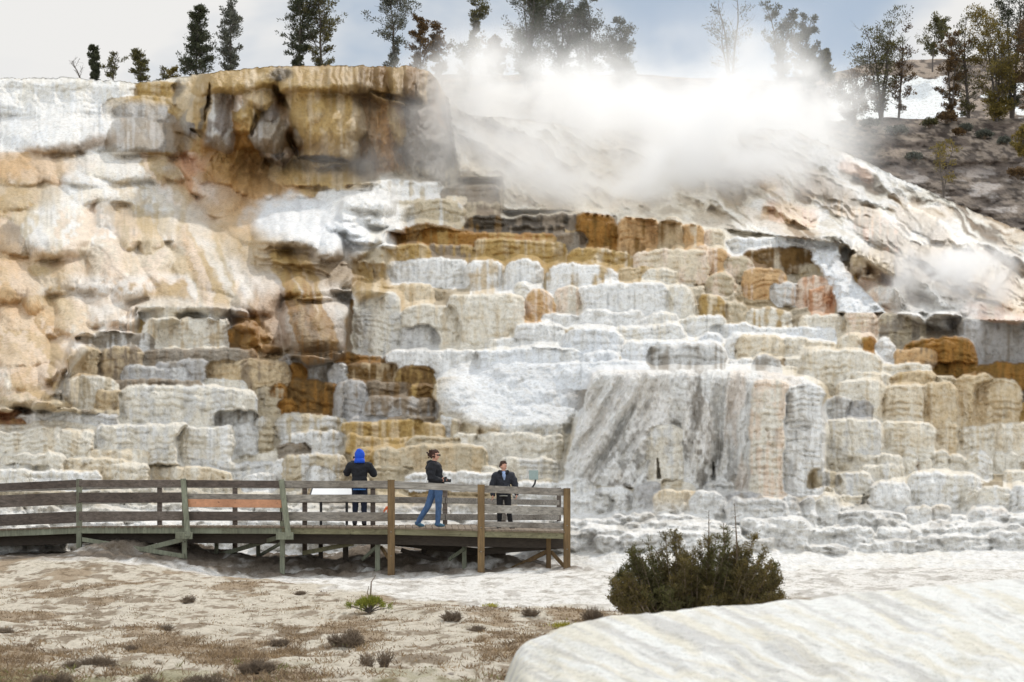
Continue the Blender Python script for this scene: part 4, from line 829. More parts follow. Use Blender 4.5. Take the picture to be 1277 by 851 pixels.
def person(label, px, py, Y, s, yaw_h, hip, chest, legs, arms, mats, hair='short', height_px=97, head_off=(0, 0), lean=(0, 0)):
    """joints in metres of a 1.75 m figure, scaled by s; x right, y away, z up from the feet"""
    o0 = V3(px, py, Y); e = empty('person', o0, label, 'person')
    def W(p): return Vector((p[0]*s, p[1]*s, p[2]*s))+o0
    pel = Vector(hip); ch = Vector(chest); nk = ch+Vector((.0, .0, .17)); hd = nk+Vector((head_off[0], head_off[1], .155))
    J = [(*W(pel), .10*s, .08*s), (*W((pel+ch)/2), .08*s, .06*s), (*W(ch), .07*s, .05*s), (*W(nk-Vector((0, 0, .04))), .055*s, .055*s), (*W(nk+Vector((head_off[0]*.4, head_off[1]*.4, .06))), .05*s, .05*s)]
    E = [(0, 1), (1, 2), (2, 3), (3, 4)]; TJ = [(*W(pel+Vector((0, 0, -.02))), .140*s, .115*s)]; TE = []
    JJ = [(*W(pel+Vector((0, 0, .03))), .178*s, .140*s), (*W(pel+Vector((0, 0, .06))), .18*s, .145*s), (*W((pel+ch)/2+Vector((0, 0, .05))), .18*s, .145*s), (*W(ch+Vector((0, 0, .03))), .20*s, .15*s), (*W(nk-Vector((0, 0, .05))), .105*s, .10*s)]
    JE = [(0, 1), (1, 2), (2, 3), (3, 4)]; sh = []
    for k, (hipx, kn, an, toe) in enumerate(legs):
        hj = Vector(hipx); i = len(J); J += [(*W(hj), .085*s), (*W(kn), .052*s), (*W(an), .030*s), (*W((an[0]*.3+toe[0]*.7, an[1]*.3+toe[1]*.7, .035)), .022*s)]
        J = [j if len(j) == 5 else (*j, j[3]) for j in J]; E += [(0, i), (i, i+1), (i+1, i+2), (i+2, i+3)]
        i = len(TJ); TJ += [(*W(hj), .102*s, .102*s), (*W(kn), .076*s, .076*s), (*W((Vector(an)*.85+Vector(kn)*.15)), .060*s, .060*s), (*W(Vector(an)+Vector((0, 0, -.03))), .060*s, .060*s)]; TE += [(0, i), (i, i+1), (i+1, i+2), (i+2, i+3)]
        A = Vector(an); T_ = Vector(toe); dr = (T_-A); dr.z = 0; dr.normalize()
        sj = [(*W(A-dr*.03+Vector((0, 0, -.03))), .050*s, .052*s), (*W(A+dr*.05+Vector((0, 0, -A.z+.045))), .050*s, .046*s), (*W(T_*1.0+Vector((0, 0, .03-T_.z))), .036*s, .026*s)]
        sh.append(sj)
    for k, (so_, el, wr, hd_d, thumb) in enumerate(arms):
        i = len(J); J += [(*W(so_), .026*s, .026*s), (*W(el), .028*s, .028*s), (*W(wr), .028*s, .024*s)]; E += [(2, i), (i, i+1), (i+1, i+2)]
        fingers(J, E, i+2, W(wr), hd_d, thumb, s=s)
        i = len(JJ); w2 = Vector(el)*.08+Vector(wr)*.92; JJ += [(*W(so_), .100*s, .100*s), (*W(el), .088*s, .088*s), (*W(w2), .062*s, .062*s)]; JE += [(3, i), (i, i+1), (i+1, i+2)]
    co, fs = skin_mesh('body', J, E, m_skin, e); mbh, R, hc = head_mesh(W(hd), yaw_h, s)
    mb = MB(); mb.add(co, fs); mb.add(mbh.v, mbh.f); mb.build('body', m_skin, e, True)
    co, fs = skin_mesh('jacket', JJ, JE, None, e); mb = MB(); mb.add(co, fs); mb.build('jacket', mats['jacket'], e, True)
    co, fs = skin_mesh('trousers', TJ, TE, None, e); mb = MB(); mb.add(co, fs); mb.build('trousers', mats['legs'], e, True)
    for sj in sh:
        co, fs = skin_mesh('shoe', sj, [(0, 1), (1, 2)], None, e); mb = MB(); mb.add(co, fs); mb.build('shoe', mats['shoe'], e, True)
    for sx in (-1, 1):
        mb = MB(); mb.ball(hc+R@(Vector((sx*.029, -.082, .006))*s), .011*s, 8, 6); mb.build('eye', m_eye, e, True)
    mb = MB(); mb.tube([hc+R@(Vector((-.024, -.083, -.055))*s), hc+R@(Vector((0, -.092, -.056))*s), hc+R@(Vector((.024, -.083, -.055))*s)], [.003*s, .006*s, .003*s]); mb.build('mouth', m_lip, e, True)
    r_ = random.Random(int(px))
    if hair:
        mb = MB()
        for k in range(330 if hair == 'bun' else 260):
            a = r_.uniform(0, 2*math.pi); z = r_.uniform(-.45, 1)
            x_ = math.sqrt(max(0, 1-z*z))*math.sin(a); y_ = math.sqrt(max(0, 1-z*z))*math.cos(a)
            if y_ < -.30 and z < .52: continue
            if hair == 'short' and (z < -.25 or (z < .1 and y_ < .1)): continue
            p = Vector((x_*.078, y_*.096+.010, z*.122+.006))*s; mb.ball(hc+R@p, (r_.uniform(.016, .024)*s, r_.uniform(.016, .024)*s, r_.uniform(.014, .022)*s), 6, 5)
        if hair == 'short':
            for k in range(60): p = Vector((r_.gauss(0, .030), r_.gauss(.0, .032), .108+r_.gauss(0, .008)))*s; mb.ball(hc+R@p, r_.uniform(.014, .022)*s, 6, 5)
        if hair == 'bun':
            for k in range(90):
                p = Vector((r_.gauss(0, .030), .105+r_.gauss(0, .030), .045+r_.gauss(0, .035)))*s; mb.ball(hc+R@p, r_.uniform(.016, .026)*s, 6, 5)
        mb.build('hair', m_hair, e, True)
    return e, W, R, hc
# woman in jeans, walking, camera in her hands
e1, W1, R1, h1 = person('woman in a black jacket and blue jeans, holding a camera', 541, 657.2, 45.0, 1.0, math.radians(62), (.06, 0, .93), (.0, 0, 1.28),
    [((.11, -.06, .88), (.11, -.06, .48), (.09, -.05, .09), (.22, -.09, .03)), ((.0, .07, .88), (-.13, .05, .47), (-.36, .05, .11), (-.24, .0, .03))],
    [((-.03, -.16, 1.37), (-.06, -.22, 1.10), (.17, -.18, 1.04), (1, .25, .05), (0, 0, 1)), ((.06, .16, 1.37), (.09, .17, 1.10), (.22, .0, 1.05), (.9, -.35, .0), (0, 0, 1))],
    dict(jacket=m_black_cloth, legs=m_jeans, shoe=m_shoe), 'bun', head_off=(.035, -.01))
mb = MB()
for sx in (-1, 1): mb.ball(h1+R1@Vector((sx*.032, -.092, .010)), (.027, .012, .020), 8, 6)
mb.tube([h1+R1@Vector((-.078, .01, .02)), h1+R1@Vector((-.062, -.07, .018)), h1+R1@Vector((0, -.100, .018)), h1+R1@Vector((.062, -.07, .018)), h1+R1@Vector((.078, .01, .02))], .005); mb.build('sunglasses', m_lens, e1, True)
mb = MB(); mb.tube([W1((-.05, .10, 1.47)), W1((-.11, .0, 1.44)), W1((-.06, -.11, 1.46)), W1((.03, -.10, 1.43)), W1((.05, .02, 1.42))], [.04, .06, .05, .04, .03], 8); mb.build('hood', m_black_cloth, e1, True)
# boy in a dark jacket
e2, W2, R2, h2 = person('boy in an open dark jacket over a pale blue shirt, right end of boardwalk', 628, 660.0, 45.6, .90, math.radians(48), (.0, 0, .93), (.0, 0, 1.27),
    [((-.09, .0, .88), (-.10, -.02, .48), (-.11, .0, .09), (-.15, -.16, .03)), ((.09, .0, .88), (.13, -.03, .48), (.19, .03, .09), (.26, -.12, .03))],
    [((-.20, 0, 1.36), (-.29, .02, 1.09), (-.27, -.06, .86), (.05, -.2, -1), (0, -1, 0)), ((.20, 0, 1.36), (.30, .03, 1.11), (.33, -.04, .88), (.0, -.2, -1), (0, -1, 0))],
    dict(jacket=m_jack2, legs=m_trous, shoe=m_bshoe), 'short')
mb = MB(); mb.tube([W2((.0, -.11, 1.45)), W2((.01, -.155, 1.36)), W2((.02, -.172, 1.24))], [.040, .045, .016], 8); mb.build('shirt', m_shirt, e2, True)
mb = MB(); mb.tube([W2((-.13, .04, 1.44)), W2((-.10, -.09, 1.46)), W2((-.04, -.155, 1.38))], [.03, .04, .025], 8); mb.tube([W2((.13, .04, 1.44)), W2((.10, -.09, 1.46)), W2((.05, -.155, 1.38))], [.03, .04, .025], 8); mb.tube([W2((-.11, .08, 1.44)), W2((.0, .13, 1.46)), W2((.11, .08, 1.44))], .045, 8); mb.build('collar', m_black_cloth, e2, True)
mb = MB(); mb.tube([W2((-.10, -.15, .84)), W2((.0, -.17, .845)), W2((.10, -.15, .84))], .010); mb.tube([W2((.12, -.155, 1.10)), W2((.13, -.155, .95))], .008); mb.build('trim', m_trim, e2, True)
# visitor seen from behind, arms up with a camera
e3, W3, R3, h3 = person('person in royal blue hood and black coat seen from behind', 448.5, 656, 45.9, 1.0, math.radians(190), (.0, 0, .95), (.0, .0, 1.27),
    [((-.09, .0, .90), (-.10, .02, .48), (-.11, .0, .09), (-.13, .14, .03)), ((.09, .0, .90), (.10, .02, .48), (.10, .0, .09), (.12, .14, .03))],
    [((-.20, 0, 1.38), (-.30, .08, 1.22), (-.16, .22, 1.47), (.3, .3, .6), (1, 0, 0)), ((.20, 0, 1.38), (.32, .08, 1.20), (.10, .24, 1.43), (-.6, .3, .5), (-1, 0, 0))],
    dict(jacket=m_black_cloth, legs=m_navy, shoe=m_bshoe), None)
mb = MB(); mb.ball(h3+Vector((0, .012, .03)), (.118, .120, .142), 16, 12); mb.ball(h3+Vector((-.01, -.02, .10)), (.075, .075, .085), 12, 8); mb.tube([W3((0, -.03, 1.44)), h3+Vector((0, -.02, -.05))], [.13, .115], 12); mb.build('hood', m_bluehood, e3, True)
mb = MB(); mb.tube([W3((0, 0, .82)), W3((0, 0, .85))], [.168, .168], 16); mb.build('hem', simple('blue_hem', (60, 110, 170), .8, .1, 30, 0), e3, True)
def camera_thing(p, d, label, s=1.):
    p = Vector(p); d = Vector(d).normalized(); t = empty('camera', p, label, 'camera'); sd_ = d.cross(Vector((0, 0, 1))).normalized()
    mb = MB(); mb.bar(p-sd_*.065*s, p+sd_*.065*s, .06*s, .09*s, bev=.012); mb.bar(p-sd_*.02*s+Vector((0, 0, .055*s)), p+sd_*.02*s+Vector((0, 0, .055*s)), .05*s, .03*s); mb.build('camera_body', m_black, t)
    mb = MB(); mb.tube([p+d*.03*s, p+d*.06*s, p+d*.11*s], [.036*s, .034*s, .038*s], 14); mb.build('lens', m_black, t, True)
camera_thing(W1((.27, -.12, 1.05)), (1, -.1, -.1), 'black camera held at waist height in the hands of the woman in jeans', 1.1)
camera_thing(W3((-.11, .30, 1.56)), (.1, 1, .05), 'black camera raised to the face of the person in the blue hood')
# ================================================================ trees, shrubs, dry grass
def leaf_mat(name):
    m, nt, b = mat_new(name); at = nd(nt, 'ShaderNodeAttribute'); at.attribute_name = 'Col'
    nt.links.new(at.outputs['Color'], b.inputs['Base Color']); b.inputs['Roughness'].default_value = .65; b.inputs['Specular IOR Level'].default_value = .3
    t = nd(nt, 'ShaderNodeBsdfTranslucent'); nt.links.new(at.outputs['Color'], t.inputs['Color']); mx = nd(nt, 'ShaderNodeMixShader'); mx.inputs[0].default_value = .25
    nt.links.new(b.outputs[0], mx.inputs[1]); nt.links.new(t.outputs[0], mx.inputs[2]); nt.links.new(mx.outputs[0], nt.nodes['Material Output'].inputs['Surface']); return m
m_leaf = leaf_mat('needles'); m_bark = simple('grey_bark', (92, 84, 78), .9, .35, 12, .5, (1, 1, .3), .02); m_twig = simple('dead_twig', (120, 104, 86), .9, .3, 20, .2)
m_pale = simple('pale_dead_wood', (138, 128, 120), .9, .25, 20, .2)
def leaves(name, C, Dr, L, Wd, colr, parent, rg):
    """one small blade per row: base C, direction Dr"""
    n = len(C); C = np.asarray(C); Dr = Dr/np.linalg.norm(Dr, axis=1, keepdims=True)
    r = rg.normal(size=(n, 3)); sd_ = np.cross(Dr, r); sd_ /= np.linalg.norm(sd_, axis=1, keepdims=True)
    L = L[:, None]; Wd = Wd[:, None]
    v = np.stack([C, C+Dr*L*.5+sd_*Wd*.5, C+Dr*L, C+Dr*L*.5-sd_*Wd*.5], 1).reshape(-1, 3)
    p = parent
    while p is not None: v = v-np.array(p.location); p = p.parent
    f = np.arange(4*n).reshape(n, 4); c = np.repeat(colr, 4, 0)
    return raw_mesh(name, v, f, m_leaf, parent, False, c)
TINT = dict(dark=((56, 62, 48), (84, 86, 62)), olive=((72, 74, 50), (108, 100, 58)), brown=((84, 68, 50), (120, 94, 58)), grey=((84, 88, 80), (112, 112, 98)), yellow=((98, 92, 50), (142, 122, 60)))
def tree(label, px, by, ty, hw, Y, tint='dark', n=34, dens=1., shape='cone', h0=.12, stems=1, seed=1, group='trees along the skyline', name='pine_tree', cat='tree', lsz=1., bare=.15, sunk=.4, lean=0.):
    rg = np.random.default_rng(seed); r_ = random.Random(seed)
    b = V3(px, by, Y); H = (by-ty)*Y/F; R = hw*Y/F; b.z -= sunk; H += sunk
    e = empty(name, b, label, cat, group); mb = MB(); C = []; Dd = []; CL = []
    c0, c1 = [lin(c) for c in TINT[tint]]
    n = int(n*1.35); h0 = h0*.7
    for sidx in range(stems):
        az = r_.uniform(0, 6.28); sp = (R*.45 if stems > 1 else 0); h_ = H*(1 if sidx == 0 else r_.uniform(.7, .97))
        tip = Vector((sp*math.cos(az)+lean*R, sp*math.sin(az), h_)); ph = r_.uniform(0, 6.28)
        def ax(t): return b+Vector((tip.x*t**1.4+(R*.16*math.sin(3.2*t+ph)+R*.07*math.sin(9*t+ph))*t, tip.y*t**1.4+R*.08*math.cos(2.7*t+ph)*t, h_*t))
        r0 = max(.04, H*.015)/(1 if stems == 1 else 1.3)
        mb.tube([ax(t) for t in np.linspace(0, .98, 9)], [r0*(1-t)**.8+.012 for t in np.linspace(0, .98, 9)], 6)
        for k in range(int(n/stems)):
            h = h0+(1-h0)*(k+r_.random())/(n/stems); h = min(h, .985)
            pr = (1.08-h)**.65 if shape == 'cone' else (math.sin(math.pi*min(1, max(.05, (h-h0*.6)/(1.12-h0*.6))))**.6 if shape == 'round' else (.55+.45*math.sin(9*h+ph)))
            Lb = R*pr*r_.uniform(.6, 1.25)*(1.15 if stems == 1 else .85); a = r_.uniform(0, 6.28); el = r_.uniform(-.05, .55)+.5*h
            p0 = ax(h); d0 = Vector((math.cos(a)*math.cos(el), math.sin(a)*math.cos(el), math.sin(el)*.8)); pts = [p0]; q = p0.copy(); d = d0.copy()
            for s_ in range(4):
                d = (d+Vector((r_.gauss(0, .16), r_.gauss(0, .16), .12+r_.gauss(0, .10)))).normalized(); q = q+d*Lb/4; pts.append(q.copy())
            rb = max(.012, r0*.34*(1-h*.6)); mb.tube(pts, [rb, rb*.8, rb*.6, rb*.4, .006], 4, False)
            tw = [(pts[2], .5), (pts[3], .8), (pts[4], 1.)]
            for j in range(6):                                        # side twigs
                i_ = r_.randint(1, 3); s0 = pts[i_]; dd = (d+Vector((r_.gauss(0, .8), r_.gauss(0, .8), r_.gauss(.2, .4)))).normalized(); s1 = s0+dd*Lb*r_.uniform(.2, .55)
                mb.tube([s0, (s0+s1)/2+Vector((0, 0, .02)), s1], [rb*.5, rb*.35, .005], 3, False); tw.append((s1, .8)); tw.append(((s0+s1)/2, .5))
            if r_.random() < bare: continue
            for (c, wgt) in tw:
                if r_.random() > .85: continue
                m = int(20*dens*wgt*r_.uniform(.4, 1.5)); cr = r_.uniform(.06, .14)*min(2.2, max(.8, R)); sh = r_.uniform(.75, 1.15)
                if m < 1: continue
                dv = rg.normal(size=(m, 3))*[1, 1, .7]; dv /= np.linalg.norm(dv, axis=1, keepdims=True)
                C.append(np.array(c)+dv*cr*rg.random((m, 1))**.5); Dd.append(dv+[0, 0, .5]+np.array(d)*.4)
                t = np.clip(r_.random()*.7+rg.random((m, 1))*.3, 0, 1); CL.append((c0*(1-t)+c1*t)*sh)
    mb.build('trunk', m_bark, e)
    if C:
        C = np.concatenate(C); Dd = np.concatenate(Dd); CL = np.concatenate(CL); m = len(C); lz = .13*lsz*(Y/115.)
        leaves('crown', C, Dd, lz*rg.uniform(.7, 1.4, m), lz*.42*rg.uniform(.7, 1.3, m), np.clip(CL, 0, 1), e, rg)
    return e
YT = 101.
TR = [
 ('small bare forked tree left of a slim dark pine on the white rim', 103, 99, 76, 12, YT, 'dark', 8, .15, 'round', .3, 1, dict(bare=.9, lean=-1.)),
 ('slim short dark pine on the white left rim', 118, 99, 62, 7, YT, 'dark', 26, 1.0, 'round', .1, 1, {}),
 ('open forked small tree right of the slim short pine on the white rim', 141, 100, 66, 14, YT, 'olive', 14, .5, 'round', .35, 2, dict(bare=.4)),
 ('small leafy sapling where the white rim turns yellow', 176, 104, 68, 11, YT, 'olive', 20, .9, 'round', .2, 1, {}),
 ('tiny twiggy sapling at the yellow rim left of the tall dense pine', 203, 102, 86, 7, YT, 'olive', 8, .5, 'round', .2, 1, dict(bare=.5)),
 ('low yellow-green tuft of a sapling beside the yellow rim', 216, 100, 88, 8, YT, 'yellow', 9, .6, 'round', .1, 1, {}),
 ('tall dense dark pine on the left part of the skyline', 244, 96, 13, 25, YT, 'dark', 52, 1.25, 'cone', .08, 1, {}),
 ('tall open pine just right of the dense dark pine, above the rock arch', 288, 90, 7, 22, YT, 'grey', 40, .9, 'round', .12, 2, {}),
 ('tall dark pine with crooked top above the drapery mound', 372, 85, -18, 26, YT, 'dark', 48, 1.15, 'round', .1, 2, {}),
 ('tall olive pine leaning right beside the crooked-topped pine', 401, 85, -14, 28, YT, 'olive', 44, 1.0, 'round', .1, 1, {}),
 ('thin pine with long left branches above the right edge of the mound', 492, 88, -10, 34, 103, 'grey', 40, .9, 'wild', .15, 1, {}),
 ('rusty brown young pine right of the mound edge', 524, 95, 28, 15, 106, 'brown', 26, 1.0, 'round', .1, 1, {}),
 ('short brown-needled pine between two taller trees right of the mound', 551, 100, 34, 18, 108, 'brown', 30, 1.0, 'round', .12, 2, {}),
 ('crooked pine with a dark high crown standing in brown scrub', 584, 100, -2, 28, 109, 'olive', 44, 1.0, 'wild', .1, 2, {}),
 ('round rusty bush pine at the steam edge', 612, 100, 52, 24, 110, 'brown', 34, 1.1, 'round', .05, 3, {}),
 ('broad many-stemmed grey-green tree at the left edge of the steam', 655, 104, -22, 48, 111, 'dark', 76, 1.1, 'round', .12, 4, {}),
 ('tall airy pine rising out of the steam right of the broad tree', 700, 104, -12, 34, 112, 'grey', 52, 1., 'round', .15, 3, {}),
 ('grey pine half veiled by steam at the top centre', 735, 104, -8, 34, 113, 'grey', 50, 1., 'round', .15, 3, {}),
 ('low grey tree nearly lost in steam right of centre', 778, 104, 34, 30, 114, 'grey', 38, 1., 'round', .1, 3, {}),
 ('leafless pale tree standing up out of the steam', 911, 112, -6, 32, 113, 'grey', 30, .35, 'round', .3, 3, dict(bare=.45)),
 ('steam-veiled grey pine right of the leafless tree', 972, 110, 12, 24, 115, 'grey', 36, .9, 'round', .15, 2, {}),
 ('grey pine at the right edge of the steam', 1003, 106, 22, 22, 117, 'grey', 40, 1.1, 'round', .12, 2, {}),
 ('short cone-shaped brown pine on the ridge right of the steam', 1030, 98, 64, 10, 124, 'olive', 24, 1.2, 'cone', .05, 1, {}),
 ('dark low bush pine below the cone-shaped brown one', 1013, 104, 74, 18, 120, 'dark', 26, 1.2, 'round', .05, 2, {}),
 ('open many-stemmed dark tree in front of the snow patch', 1099, 150, 26, 40, 127, 'olive', 56, .75, 'round', .2, 4, dict(bare=.3)),
 ('second stem group of dark open tree just right of the snow patch centre', 1120, 150, 40, 22, 128, 'brown', 30, .7, 'round', .2, 2, dict(bare=.3)),
 ('bushy brown juniper on the left end of the snow patch', 1062, 150, 104, 34, 126, 'brown', 34, 1.0, 'round', .05, 3, {}),
 ('small bushy tree leaning over the brown hilltop', 1163, 84, 30, 20, 168, 'olive', 24, .9, 'round', .4, 1, dict(lean=.3)),
 ('reddish open tree right of the snow patch', 1186, 150, 44, 22, 127, 'brown', 34, .9, 'round', .12, 2, {}),
 ('tall twiggy grey tree between reddish and yellow-brown trees', 1208, 150, 22, 30, 128, 'olive', 40, .6, 'round', .15, 3, dict(bare=.4)),
 ('large yellow-brown leafy tree near the right edge', 1243, 150, 22, 40, 127, 'yellow', 72, 1.0, 'round', .08, 3, {}),
 ('tall dark green pine reaching the top right corner', 1262, 150, -20, 36, 131, 'dark', 56, 1.0, 'round', .15, 2, {}),
 ('rusty tree cut by the right edge of the view', 1290, 150, 30, 34, 126, 'brown', 54, 1.1, 'round', .08, 3, {}),
]
for i, (lab, px, by, ty, hw, Y, tint, n, dens, shp, h0, stems, kw) in enumerate(TR):
    tree(lab, px, by, ty, hw, Y, tint, n, dens, shp, h0, stems, seed=100+i, **kw)
# saplings and low scrub on the far slope
tree('sparse yellow-green sapling on the dark slope at the right', 1177, 242, 182, 26, 104, 'yellow', 20, .45, 'round', .35, 3, 150, group='saplings on the dark right slope', bare=.4, sunk=.2)
tree('bright yellow-green young tree at the right edge of the slope', 1275, 196, 164, 14, 108, 'yellow', 18, 1.1, 'round', .1, 1, 151, group='saplings on the dark right slope', sunk=.2)
def bush(label, px, by, w, h, Y, tint, seed, group, name='sagebrush'):
    rg = np.random.default_rng(seed); b = V3(px, by, Y); k = Y/F; e = empty(name, b, label, 'bush', group); mb = MB(); C = []
    for i in range(26):
        a = rg.uniform(0, 6.28); r = rg.random()**.5; q = b+Vector((math.cos(a)*r*w*k/2, math.sin(a)*r*w*k/3, h*k*(1-.5*r*r)*rg.uniform(.6, 1))); mb.tube([b+Vector((0, 0, -.1)), (b+q)/2+Vector((0, 0, -.05)), q], [.02, .012, .005], 3, False); C.append(np.array(q)+rg.normal(size=(60, 3))*[.16, .16, .1]*(w*k/1.6))
    mb.build('stems', m_twig, e); C = np.concatenate(C); m = len(C); c0, c1 = [lin(c) for c in TINT[tint]]; t = rg.random((m, 1))
    leaves('foliage', C, rg.normal(size=(m, 3))+[0, 0, .8], k*3*rg.uniform(.7, 1.3, m), k*1.3*rg.uniform(.7, 1.3, m), c0*(1-t)+c1*t, e, rg); return e
for i, (px, by, w, h, t, lab) in enumerate([(1181, 153, 24, 13, 'brown', 'dark red-brown bush on the crest below the reddish tree'), (1205, 164, 14, 8, 'grey', 'small grey bush on the slope below the crest right of the red-brown bush'), (1228, 172, 18, 8, 'grey', 'grey bush high on the right slope between two smaller ones'),
        (1252, 180, 14, 8, 'grey', 'small grey bush high on the right slope nearest the bright young tree'), (1118, 168, 22, 10, 'grey', 'dark low bush on the slope under the snow patch'), (1140, 200, 18, 8, 'grey', 'dark low bush in the middle of the right slope'), (1195, 168, 12, 6, 'brown', 'tiny brown bush on the upper right slope'), (1160, 158, 16, 9, 'olive', 'olive bush on the crest left of the red-brown bush'),
        (1270, 222, 24, 12, 'brown', 'reddish bush low on the right slope at the frame edge'), (1085, 158, 20, 8, 'grey', 'flat grey bush on the crest under the open many-stemmed tree')]):
    yy = 128-(by-147)/(420-147.)*0; t_ = ((by-147)/273.)**.8 if by > 147 else 0; bush(lab, px, by, w, h, 128-31*t_-.6, t, 170+i, 'scrub bushes on the far slope')
# ---- big juniper in the foreground
def juniper():
    rg = np.random.default_rng(77); r_ = random.Random(77); Y0 = 24.5; k = Y0/F; b = V3(868, 784, Y0)
    e = empty('juniper_bush', (b.x, b.y, float(gz(b.x, b.y))), 'large brown-green juniper bush behind the pale mound', 'bush'); mb = MB(); C = []; Dd = []; CL = []
    c0 = lin((84, 80, 50)); c1 = lin((132, 116, 68)); c2 = lin((112, 110, 66))
    crowns = [(800, 768, 50, 98), (838, 768, 52, 118), (872, 768, 40, 112), (905, 766, 46, 112), (945, 764, 48, 108), (775, 772, 34, 62), (965, 762, 34, 82), (860, 770, 60, 98), (925, 768, 40, 92), (820, 772, 70, 60), (900, 770, 80, 64), (860, 772, 90, 50), (790, 772, 50, 84), (945, 766, 60, 60)]
    for ci, (cx, cy, w, h) in enumerate(crowns):
        cb = Vector((b.x+(cx-868)*k*.55, b.y+r_.uniform(-.35, .35), e.location.z)); cc = Vector(((cx-CX)*k, cb.y+r_.uniform(-.3, .3), 0))
        for st in range(17):
            a = r_.uniform(0, 6.28); rr = r_.random()**.5; top = Vector((cc.x+math.cos(a)*rr*w*k*.62, cc.y+math.sin(a)*rr*w*k*.62, e.location.z+(h*1.10+14)*k*(1-.38*rr*rr)*r_.uniform(.72, 1.02)))
            p1 = cb.lerp(top, .35)+Vector((math.cos(a), math.sin(a), 0))*.07; p2 = cb.lerp(top, .7)+Vector((math.cos(a), math.sin(a), 0))*.06
            mb.tube([cb, p1, p2, top], [.022, .014, .008, .003], 4, False); dirn = (top-p1).normalized(); tone = r_.random()
            for j in range(30):
                t = r_.uniform(.12, 1.)**.8; q = (p1.lerp(p2, t*2) if t < .5 else p2.lerp(top, t*2-1)); sdv = Vector((r_.gauss(0, 1), r_.gauss(0, 1), r_.uniform(-.1, .7))).normalized(); Ls = r_.uniform(.06, .17)*(1.15-t*.7); q2 = q+sdv*Ls+Vector((0, 0, Ls*.35))
                if j % 2 == 0: mb.tube([q, q2], [.004, .002], 3, False)
                m = 20; tt = rg.random((m, 1)); C.append(np.array(q)*(1-tt)+np.array(q2)*tt+rg.normal(size=(m, 3))*.012); Dd.append(np.tile(np.array(q2-q)/Ls, (m, 1))+rg.normal(size=(m, 3))*.55+[0, 0, .25])
                u = np.clip(tone*.6+rg.random((m, 1))*.5, 0, 1); CL.append((c0*(1-u)+c1*u)*r_.uniform(.7, 1.2) if ci % 3 else (c0*(1-u)+c2*u)*r_.uniform(.7, 1.2))
    mb.build('stems', m_twig, e); C = np.concatenate(C); m = len(C)
    leaves('foliage', C, np.concatenate(Dd), rg.uniform(.022, .045, m), rg.uniform(.006, .011, m), np.clip(np.concatenate(CL), 0, 1), e, rg)
    mb = MB()
    for (x, t, s_) in [(919, 628, 3), (882, 636, -2), (903, 652, 1)]:
        p = V3(x, 715, Y0); q = V3(x-s_, t, Y0); mb.tube([p, p.lerp(q, .5)+Vector((.01, 0, 0)), q], [.012, .008, .003], 4)
        for j in range(26): c = p.lerp(q, r_.uniform(.2, .97)); mb.tube([c, c+Vector((r_.gauss(0, .025), r_.gauss(0, .02), .02))], [.003, .002], 3, False)
    mb.build('dead_stalk', m_twig, e)
juniper()
# ---- small live pine and the dead sage bushes in the dry ground
def ground_at(px, by):
    Y = CZ*F/max(by-HY, 1)
    for _ in range(6): Y = (CZ-float(gz((px-CX)/F*Y, Y)))*F/(by-HY)
    x = (px-CX)/F*Y; return Vector((x, Y, float(gz(x, Y))))
def seedling():
    rg = np.random.default_rng(5); r_ = random.Random(9); b = ground_at(460, 769); k = b.y/F; e = empty('pine_seedling', b, 'small bright green pine seedling with dead twigs rising from it', 'plant'); mb = MB(); C = []; Dd = []
    for i in range(34):
        a = r_.uniform(0, 6.28); r = r_.uniform(.2, 1); q = b+Vector((math.cos(a)*r*25*k, math.sin(a)*r*20*k, (3+14*(1-r*r*.6)*r_.uniform(.5, 1))*k)); mb.tube([b, (b+q)/2+Vector((0, 0, .01)), q], [.010, .007, .004], 4, False)
        m = 60; C.append(np.array(q)+rg.normal(size=(m, 3))*.022); Dd.append(np.tile(np.array((q-b).normalized()), (m, 1))+rg.normal(size=(m, 3))*.6+[0, 0, .6])
    mb.build('stems', m_bark, e); C = np.concatenate(C); m = len(C); t = rg.random((m, 1)); leaves('needles', C, np.concatenate(Dd), rg.uniform(.04, .075, m), rg.uniform(.006, .010, m), lin((92, 106, 40))*(1-t)+lin((168, 166, 70))*t, e, rg)
    mb = MB(); mb.tube([b, b+Vector((2*k, 0, 20*k)), b+Vector((3*k, 0, 38*k)), b+Vector((9*k, 0, 47*k))], [.02, .014, .009, .003], 5); mb.tube([b+Vector((2*k, 0, 16*k)), b+Vector((-2*k, 0, 24*k)), b+Vector((0, 0, 33*k))], [.012, .008, .004], 5); mb.build('dead_twig', m_twig, e)
seedling()
